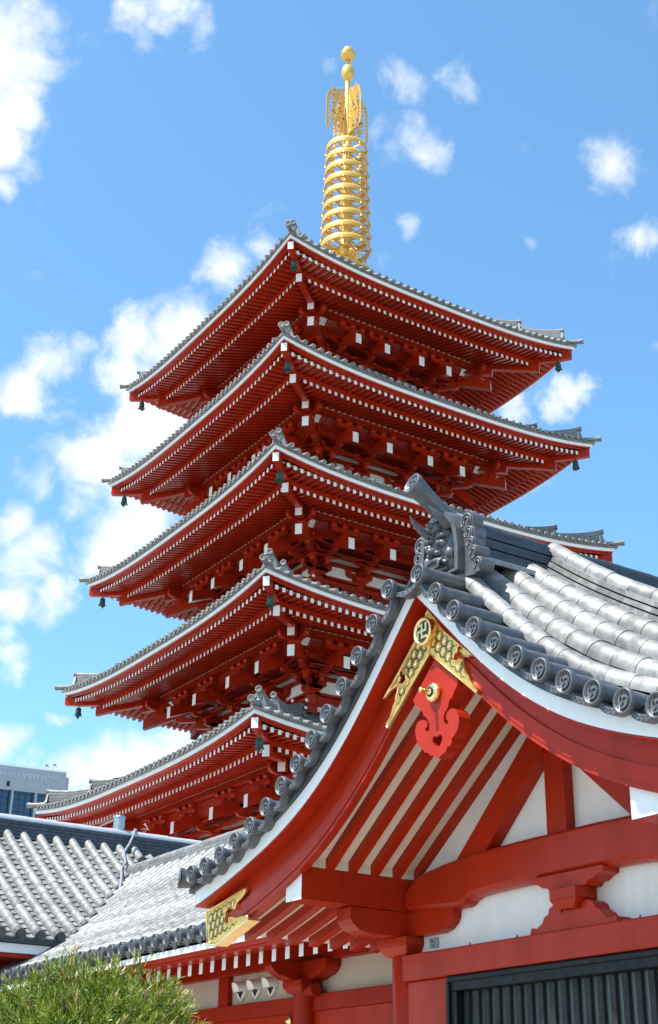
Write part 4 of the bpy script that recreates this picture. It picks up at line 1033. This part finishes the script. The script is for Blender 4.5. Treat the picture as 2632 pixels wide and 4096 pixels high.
# ================================================================ low wing beside the hall
wing = thing('side_wing', (24, -18.6, 0), 'low vermilion and cream wing with pale tiled roof, adjoining the gabled hall on its left', 'building')
WX0, WX1, WE = 8.0, 31.35, -20.0
def wz(y): s = y-WE; return 4.215+.54*s+.034*s*s          # roof surface of the wing, eave to ridge
WRY = -15.75
def wpath(x, lift, step=.28):
    L_ = 5.2; n = int(L_/step); ys = [WRY+(WE-WRY)*j/n for j in range(n+1)]
    return [(x, y-lift*.5, wz(y)+lift) for y in ys]
m = MB()
m.loft([[(WX0, y, wz(y)+o) for y in [WE+(WRY-WE)*j/10 for j in range(11)]][::1]+[(WX0, y, wz(y)-.08) for y in [WRY+(WE-WRY)*j/10 for j in range(11)]] for o in (0,)]+
       [[(WX1, y, wz(y)) for y in [WE+(WRY-WE)*j/10 for j in range(11)]]+[(WX1, y, wz(y)-.08) for y in [WRY+(WE-WRY)*j/10 for j in range(11)]]], 0)
m.add([(WX0, WRY, wz(WRY)), (WX1, WRY, wz(WRY)), (WX1, -11.5, wz(WE)), (WX0, -11.5, wz(WE))], [(0,1,2,3)])
wroof = m.build('roof', TILED, wing)
xs = [27.01-.40*k+.40*10 for k in range(58)]
ET = None
for x in xs:
    if x > WX1-.1 or x < WX0+.3: continue
    m = MB(); roll(m, wpath(x, .05), (1, 0, 0), .10, 0, 7); m.build('cover_tile_row', TILEL, wroof)
    loc = (x, WE-.06, 4.31)
    if ET is None:
        m = MB(); m.tube([(0, .0, 0), (0, .10, .01), (0, .22, .06)], [.105, .098, .09], 18); tile_end(m, (0, -.01, 0), (0, -1, 0), .107, beads=12)
        ET = m.build('eave_end_tile', ONI, wroof, world=False); ET.location = Vector(loc)-wloc[wing.name]
    else: inst(ET, 'eave_end_tile', wroof, loc)
m = MB()
for x in xs:
    if x > WX1-.3 or x < WX0+.3: continue
    pan(m, wpath(x+.2, .02), (1, 0, 0), .2, .055, 0)
m.build('pan_tiles', TILEL, wroof)
up = []; lo_ = []
for j in range(9):
    u = j/8; xx = .08+.24*u; zz = -.085*math.sin(math.pi*u)**.75; up.append((xx, -.05, zz)); lo_.append((xx, -.03, zz-.015-.06*math.sin(math.pi*u)**.7))
m = MB(); m.loft([[(p[0], .2, p[2]) for p in up], up, lo_, [(p[0], .2, p[2]) for p in lo_]], 0, False, closed=False)
DT = None
for x in xs:
    if x > WX1-.3 or x < WX0+.3: continue
    loc = (x, WE, 4.30)
    if DT is None: DT = m.build('drip_tile', ONI, wroof, world=False); DT.location = Vector(loc)-wloc[wing.name]
    else: inst(DT, 'drip_tile', wroof, loc)
m = MB()
for lay in range(4):
    x = 15.1; hw = .24-.018*lay; z0 = wz(WRY)-.12+lay*.075
    while x < 31:
        x2 = min(31, x+random.uniform(.34, .44)); m.box(x+.003, x2-.003, WRY-hw, WRY+hw, z0, z0+.06); x = x2
    m.box(15.2, 31, WRY-hw+.03, WRY+hw-.03, z0-.01, z0+.078)
m.build('ridge_courses', TILEL, wroof)
m = MB(); roll(m, [(15.0+.4*k, WRY, wz(WRY)+.18) for k in range(40)], (0, 1, 0), .12, 0, 8); m.build('ridge_cap_tiles', TILEL, wroof)
m = MB(); m.box(WX0, 31.2, WE, WE+.06, 4.05, 4.17); m.box(WX0, 31.2, WE+.01, WE+.25, 4.172, 4.21); m.build('white_eave_board', WHITE, wing)
m = MB(); m.box(WX0, 31.2, WE+.03, WE+.30, 3.99, 4.049); m.box(WX0, 31.2, WE+.07, WE+.3, 3.945, 3.989); m.build('red_fascia', RED, wing)
m = MB(); m.add([(WX0, WE+.1, 3.985), (31.2, WE+.1, 3.985), (31.2, -18.5, 4.35), (WX0, -18.5, 4.35)], [(0,1,2,3)]); m.build('soffit_boards', CREAM, wing)
x = 30.9; RF = None
while x > 12:
    if RF is None:
        m = MB(); m.beam((0, 1.35, .30), (0, 0, 0), .11, .16, 0, None, 1); RF = m.build('rafter', [RED, WHITE], wing, world=False); RF.location = Vector((x, WE+.30, 3.86))-wloc[wing.name]
    else: inst(RF, 'rafter', wing, (x, WE+.30, 3.86))
    x -= .352
yw = -18.6
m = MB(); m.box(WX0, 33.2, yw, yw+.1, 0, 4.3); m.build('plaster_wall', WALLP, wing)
m = MB(); m.box(WX0, 33.1, yw-.14, yw-.003, 3.895, 4.10); m.build('wall_plate', RED2, wing, .01)
m = MB(); m.box(WX0, 33.1, yw-.12, yw-.003, 3.235, 3.455); m.build('tie_beam', RED2, wing, .01)
m = MB(); m.box(WX0, 33.1, yw-.09, yw-.003, 2.80, 3.234); m.box(WX0, 33.1, yw-.06, yw-.003, .5, 2.799); m.build('wall_boards', RED, wing, .01)
m = MB(); m.box(25.39, 25.69, yw-.10, yw-.003, 3.456, 3.894); m.build('strut', RED2, wing, .01)
for xc_ in (28.06, 20.6):
    m = MB(); m.lathe([(.185, 0), (.185, 3.47)], (xc_, yw-.12, 0), 24); c_ = m.build('column', RED2, wing)
    m = MB(); m.frust(xc_, yw-.12, 3.47, 3.56, .19, .19, .25, .25); m.box(xc_-.25, xc_+.25, yw-.37, yw+.0-.004, 3.56, 3.64)
    pr = [(-.72, 3.895), (-.72, 3.80), (-.66, 3.74), (-.58, 3.70), (-.44, 3.67), (-.36, 3.642), (.36, 3.642), (.44, 3.67), (.58, 3.70), (.66, 3.74), (.72, 3.80), (.72, 3.895)]
    m.prism(pr, (xc_, yw-.25, 0), (1,0,0), (0,0,1), (0, .244, 0))
    m.prism([(p[0]*.9, p[1]) for p in pr], (xc_-.10, yw-.12, 0), (0,1,0), (0,0,1), (.2, 0, 0))
    m.tube([(xc_+.1, yw-.2, 3.50), (xc_+.42, yw-.22, 3.50)], .085, 14)
    m.build('bracket_arm', RED2, c_, .008)
m = MB(); m.lathe([(.0, 0), (.06, 0), (.075, .015), (.055, .03), (.03, .035), (.02, .06), (.0001, .065)], (27.63, yw-.125, 3.13), 14, 0, (0,-1,0)); m.build('gilt_boss', GOLD, wing)
for x in (26.03, 26.48, 26.94):
    m = MB(); c = Vector((x, yw-.003, 3.68)); n_ = 16
    ring0 = [(x+.125*math.cos(a), yw-.004, 3.68+.125*math.sin(a)) for a in [R(-20)+R(220)*k/n_ for k in range(n_+1)]]
    ring1 = [(x+.10*math.cos(a), yw-.14-.05*max(0, math.sin(a)), 3.68+.10*math.sin(a)) for a in [R(-20)+R(220)*k/n_ for k in range(n_+1)]]
    m.loft([ring0, ring1], 0, True, closed=False); m.add([(p[0]*.999+x*.001, p[1]+.012, p[2]-.008) for p in ring1], [tuple(range(n_+1))], 0)
    pr = [(-.12, -.04), (-.09, -.11), (0, -.17), (.09, -.11), (.12, -.04)]
    m.prism(pr, (x, yw-.05, 3.68), (1,0,0), (0,0,1), (0, .045, 0))
    v = m.build('vent_hood', PLASTER, wing)
    m = MB(); m.prism([(-.09, -.035), (0, -.14), (.09, -.035)], (x, yw-.056, 3.68), (1,0,0), (0,0,1), (0, .004, 0)); m.build('vent_opening', DARK, v)

# ================================================================ taller gallery at the far left
gal = thing('long_gallery', (14.0, -22, 0), 'long gallery with ribbed grey tile roof and dark ridge, between the shrub and the hotel', 'building')
GE, GR_, GZE = 19.1, 14.0, 5.06
def gz_(x): s = GE-x; return GZE+.50*s+.018*s*s
def gal_end(y):
    # where the gallery slope meets the roof of the wing
    if y < -19.0: return GE
    x = GE
    while x > GR_ and gz_(x) < wz(y)+.02: x -= .02
    return x
Y0, Y1 = -27.0, -11.0
m = MB()
nx = 10
xsg = [GR_+(GE-GR_)*j/nx for j in range(nx+1)]
m.loft([[(x, y, gz_(x)) for x in xsg]+[(x, y, gz_(x)-.1) for x in xsg[::-1]] for y in (Y0, Y1)], 0)
m.add([(GR_, Y0, gz_(GR_)), (GR_, Y1, gz_(GR_)), (9, Y1, GZE), (9, Y0, GZE)], [(0,1,2,3)])
groof = m.build('roof', TILED, gal)
def gpath(y, lift, step=.30):
    xe = gal_end(y); n = max(1, int((xe-GR_-.2)*1.16/step)); st = (xe-GR_-.2)/n
    return [(GR_+.2+st*j, y, gz_(GR_+.2+st*j)+lift) for j in range(n+1)]
y = Y0+.3; GT = None
ys_ = []
while y < Y1:
    if gal_end(y)-GR_ > .5: ys_.append(y)
    y += .41
for y in ys_:
    m = MB(); pp = gpath(y, .06, .36); roll(m, pp, (0, 1, 0), .115, 0, 8); m.build('cover_tile_row', TILEL, groof)
    p = pp[-1]
    if GT is None:
        m = MB(); m.tube([(0.03, 0, -.0), (-.12, 0, .07)], [.115, .108], 18); tile_end(m, (.04, 0, -.003), (1, 0, -.25), .118, beads=12)
        GT = m.build('eave_end_tile', ONI, groof, world=False); GT.location = Vector(p)-wloc[gal.name]
    else: inst(GT, 'eave_end_tile', groof, p)
m = MB()
for y in ys_:
    xe = gal_end(y+.2); n = max(1, int((xe-GR_-.2)/.215)); st = (xe-GR_-.2)/n
    pan(m, [(GR_+.2+st*j, y+.205, gz_(GR_+.2+st*j)+.055) for j in range(n+1)], (0, 1, 0), .2, .06, 0, 5, .032)
m.build('pan_tiles', TILEL, groof)
m = MB()
for lay in range(5):
    y = Y0; hw = .30-.02*lay; z0 = gz_(GR_)-.16+lay*.085
    while y < Y1:
        y2 = min(Y1, y+random.uniform(.4, .5)); m.box(GR_-hw, GR_+hw, y+.003, y2-.003, z0, z0+.062); y = y2
    m.box(GR_-hw+.04, GR_+hw-.04, Y0, Y1, z0-.01, z0+.088)
m.build('ridge_courses', TILED, groof)
m = MB(); roll(m, [(GR_, Y0+.75*k, gz_(GR_)+.28) for k in range(22)], (1, 0, 0), .145, 0, 10); m.build('ridge_cap_tiles', mat('pale ridge tile', (.42, .43, .47), .5, var=.15, scale=5), groof)
m = MB(); m.box(GE-.28, GE-.06, Y0, -18.8, GZE-.28, GZE-.11); m.build('white_eave_board', WHITE, gal)
m = MB(); m.box(GE-.9, GE-.14, Y0, -18.8, GZE-.36, GZE-.285); m.box(GE-1.7, GE-.9, Y0, -18.8, GZE-.32, GZE-.2); m.build('red_fascia', RED, gal)
m = MB(); m.box(10.5, GE-1.6, Y0+.3, Y1, 0, GZE+.1); m.build('wall', RED2, gal)
m = MB(); m.tube([(GR_-.05, -15.55, 8.0), (GR_-.05, -15.55, 8.83)], .14, 18); m.lathe([(.155, 0), (.155, .03), (.0001, .05)], (GR_-.05, -15.55, 8.80), 18); m.build('vent_pipe', STEEL, gal)
# pole brace
m = MB(); m.tube([(GR_-.05, -15.7, 8.72), (GR_+.05, -16.1, 8.5)], .02, 6); m.build('pipe_brace', STEEL, gal)

# cable lying over ridge and slope
m = MB()
cp = [(13.7, -15.0, 8.42), (13.95, -15.08, 8.56), (14.15, -15.2, 8.52), (14.32, -15.3, 8.35), (14.45, -15.46, 8.08), (14.71, -15.70, 7.82), (15.24, -15.88, 7.47), (15.57, -16.12, 7.27), (16.02, -16.30, 6.99), (16.48, -16.52, 6.70), (16.55, -16.6, 6.5)]
m.tube(cp, .03, 8)
cb = m.build('lightning_cable', CABLE); cb['label'] = 'thin grey cable running down over the ridge and tiles of the long gallery'; cb['category'] = 'cable'

# ================================================================ distant hotel
HB = Vector((-326.61, 117.47, 0)); hu = Vector((-.12509, -.99214, 0)); hn = Vector((.99214, -.12509, 0))
hotel = thing('hotel_tower', HB, 'distant pale grey high-rise hotel with raised lettering and dark blue glazing', 'hotel')
def hbox(mb, s0, s1, z0, z1, d0, d1, mi=0):
    P = lambda s, z, d: HB+hu*s+hn*d+Vector((0,0,z))
    mb.add([P(s0,z0,d0), P(s1,z0,d0), P(s1,z0,d1), P(s0,z0,d1), P(s0,z1,d0), P(s1,z1,d0), P(s1,z1,d1), P(s0,z1,d1)],
           [(0,3,2,1),(4,5,6,7),(0,1,5,4),(1,2,6,5),(2,3,7,6),(3,0,4,7)], mi)
m = MB(); hbox(m, 0, 70, 91.2, 97.5, -18, 0); hbox(m, -1.0, 0, 0, 96.1, -16, -.4); hbox(m, 0, 2.45, 0, 91.2, -18, -.02); hbox(m, 2.45, 70, 0, 91.2, -18, -1.0); hbox(m, 2.45, 70, 90.7, 91.2, -1, -.03)
hw_ = m.build('wall', PANEL, hotel)
m = MB(); hbox(m, -.15, 70, 97.5, 98.0, -18.1, .12); hbox(m, -1.1, -.16, 96.1, 96.4, -16, -.3); m.build('parapet', WHITE, hotel)
m = MB()
for k in range(24): hbox(m, 2.55*k+2.6, 2.55*k+2.66, 91.25, 97.45, .0, .015)
hbox(m, 0, 70, 94.12, 94.19, .0, .016); m.build('panel_joints', STEEL, hw_)
for k in range(10):
    s0 = 2.6+k*6.78
    m = MB(); hbox(m, s0, s0+5.3, 40, 90.9, -.98, -.55)
    w_ = m.build('window', GLASS, hotel)
    m = MB(); hbox(m, s0+5.3, s0+5.95, 40, 91.19, -.98, -.1); m.build('mullion', PANEL, w_)
    m = MB(); hbox(m, s0+6.5, s0+6.78, 40, 91.19, -.98, -.3)
    for q in range(30): hbox(m, s0, s0+5.3, 90-1.75*q, 90.08-1.75*q, -.55, -.50)
    for q in (1, 2): hbox(m, s0+1.77*q-.04, s0+1.77*q+.04, 40, 90.9, -.55, -.48)
    m.build('glazing_bar', BLACK, w_)
    m = MB(); hbox(m, s0+5.96, s0+6.49, 40, 90.9, -.98, -.6); m.build('side_pane', GLASS, w_)
m = MB(); hbox(m, .15, 1.85, 88.2, 90.83, -.6, .02); m.build('window', GLASS, hotel)
m = MB(); hbox(m, 16.15, 17.05, 91.65, 93.15, -.3, .02); m.build('vent_grille', BLACK, hotel)
for s, h0, h1, lamp in ((11.25, 97.9, 100.9, 0), (6.13, 97.9, 99.4, 1), (3.77, 97.9, 99.8, 1)):
    m = MB(); p = HB+hu*s+hn*-1
    m.tube([p+Vector((0,0,h0)), p+Vector((0,0,h1))], .045, 6)
    if lamp: m.tube([p+Vector((0,0,h1-.05)), p-hu*.7+Vector((0,0,h1-.3))], [.2, .16], 8); m.tube([p-hu*.6+Vector((0,0,h1-.25)), p-hu*.9+Vector((0,0,h1-.7))], .1, 6)
    m.build('roof_lamp' if lamp else 'antenna_mast', BLACK if lamp else STEEL, hotel)
def lettering(txt, s_left, s_right, z0, hgt):
    cu = bpy.data.curves.new('lettering', 'FONT'); cu.body = txt; cu.size = 1; cu.extrude = .06
    t = bpy.data.objects.new('lettering', cu); col.objects.link(t)
    dg = bpy.context.evaluated_depsgraph_get(); me = bpy.data.meshes.new_from_object(t.evaluated_get(dg))
    bpy.data.objects.remove(t)
    xs = [v.co.x for v in me.vertices]; ys = [v.co.y for v in me.vertices]; x0, x1, y0, y1 = min(xs), max(xs), min(ys), max(ys)
    off = Vector(wloc[hotel.name])
    for v in me.vertices:
        a = (v.co.x-x0)/(x1-x0); p = HB+hu*lerp(s_left, s_right, a)+hn*(.12+v.co.z*1.5)+Vector((0,0,z0+(v.co.y-y0)/(y1-y0)*hgt))
        v.co = p-off
    me.materials.clear(); me.materials.append(LETTER)
    o = bpy.data.objects.new('sign_lettering', me); col.objects.link(o); o.parent = hotel
lettering('ASAKUSA', 21.9, 13.2, 94.5, 1.35); lettering('VIEW', 12.8, 7.8, 94.5, 1.35); lettering('HOTEL', 7.05, 1.75, 94.5, 1.35)

# ================================================================ clipped shrub in front
SC = Vector((37.12, -25.9, 1.535))
shrub = thing('clipped_shrub', (SC.x, SC.y, 0), 'rounded bright green needle-leaved shrub in the lower left corner, before the low wing', 'shrub')
m = MB(); rnd = random.Random(11)
for k in range(9):
    a = k*.7; e = Vector((math.cos(a)*.6, math.sin(a)*.6, .65+.2*rnd.random()))
    m.tube([(SC.x, SC.y, .0 if k == 0 else .5), SC+Vector((e.x*.3, e.y*.3, -.5)), SC+Vector((e.x*.7, e.y*.7, e.z*.5)), SC+e], [.06, .04, .025, .008], 7)
m.build('branch', BARK, shrub)
fo = MB()
AX = Vector((1.02, .98, 1.0))
def needle(p, d, l, w, mi):
    s = d.cross(Vector((rnd.uniform(-1,1), rnd.uniform(-1,1), rnd.uniform(-1,1)))).normalized()*w
    b_ = p+d*l*.55+s*0; up = d.cross(s).normalized()*l*.05
    fo.add([p, b_+s-up, p+d*l, b_-s-up], [(0,1,2),(0,2,3)], mi)
for k in range(9500):
    # points spread through the outer part of a domed crown with lumps
    th = rnd.uniform(0, 2*math.pi); cz = rnd.uniform(-.6, 1)
    sr = math.sqrt(max(0, 1-cz*cz)); dr = Vector((sr*math.cos(th), sr*math.sin(th), cz))
    lump = 1+.055*math.sin(5*th+3*cz)+.05*math.sin(9*th-7*cz+1)+.04*math.sin(13*cz+2*th)
    dep = rnd.random()**1.8*.34
    rad = (1-dep)*lump
    p = SC+Vector((dr.x*AX.x*.86, dr.y*AX.y*.86, dr.z*AX.z*.93))*rad
    out = (dr+Vector((rnd.uniform(-.6,.6), rnd.uniform(-.6,.6), rnd.uniform(-.1,.5)))).normalized()
    ln = rnd.uniform(.05, .11)*(1.3 if dep < .03 else 1)
    tip = p+out*ln; young = dep < .08 and rnd.random() < .55
    nn = rnd.randint(11, 17)
    for j in range(nn):
        t = (j+.5)/nn; q = p+out*ln*t
        ra = Vector((rnd.gauss(0,1), rnd.gauss(0,1), rnd.gauss(0,1))); ra = (ra-out*ra.dot(out)).normalized()
        d = (ra*(1.0-.45*t)+out*(.55+.7*t)).normalized()
        needle(q, d, rnd.uniform(.040, .066), rnd.uniform(.0024, .0040), 1 if young else 0)
    if dep < .05 and rnd.random() < .10:
        fo.tube([tip-out*.05, tip, tip+out*.02, tip+out*.05], [.003, .006, .008, .001], 6, 2)
fo.build('foliage', [LEAF, LEAF2, BUD], shrub)
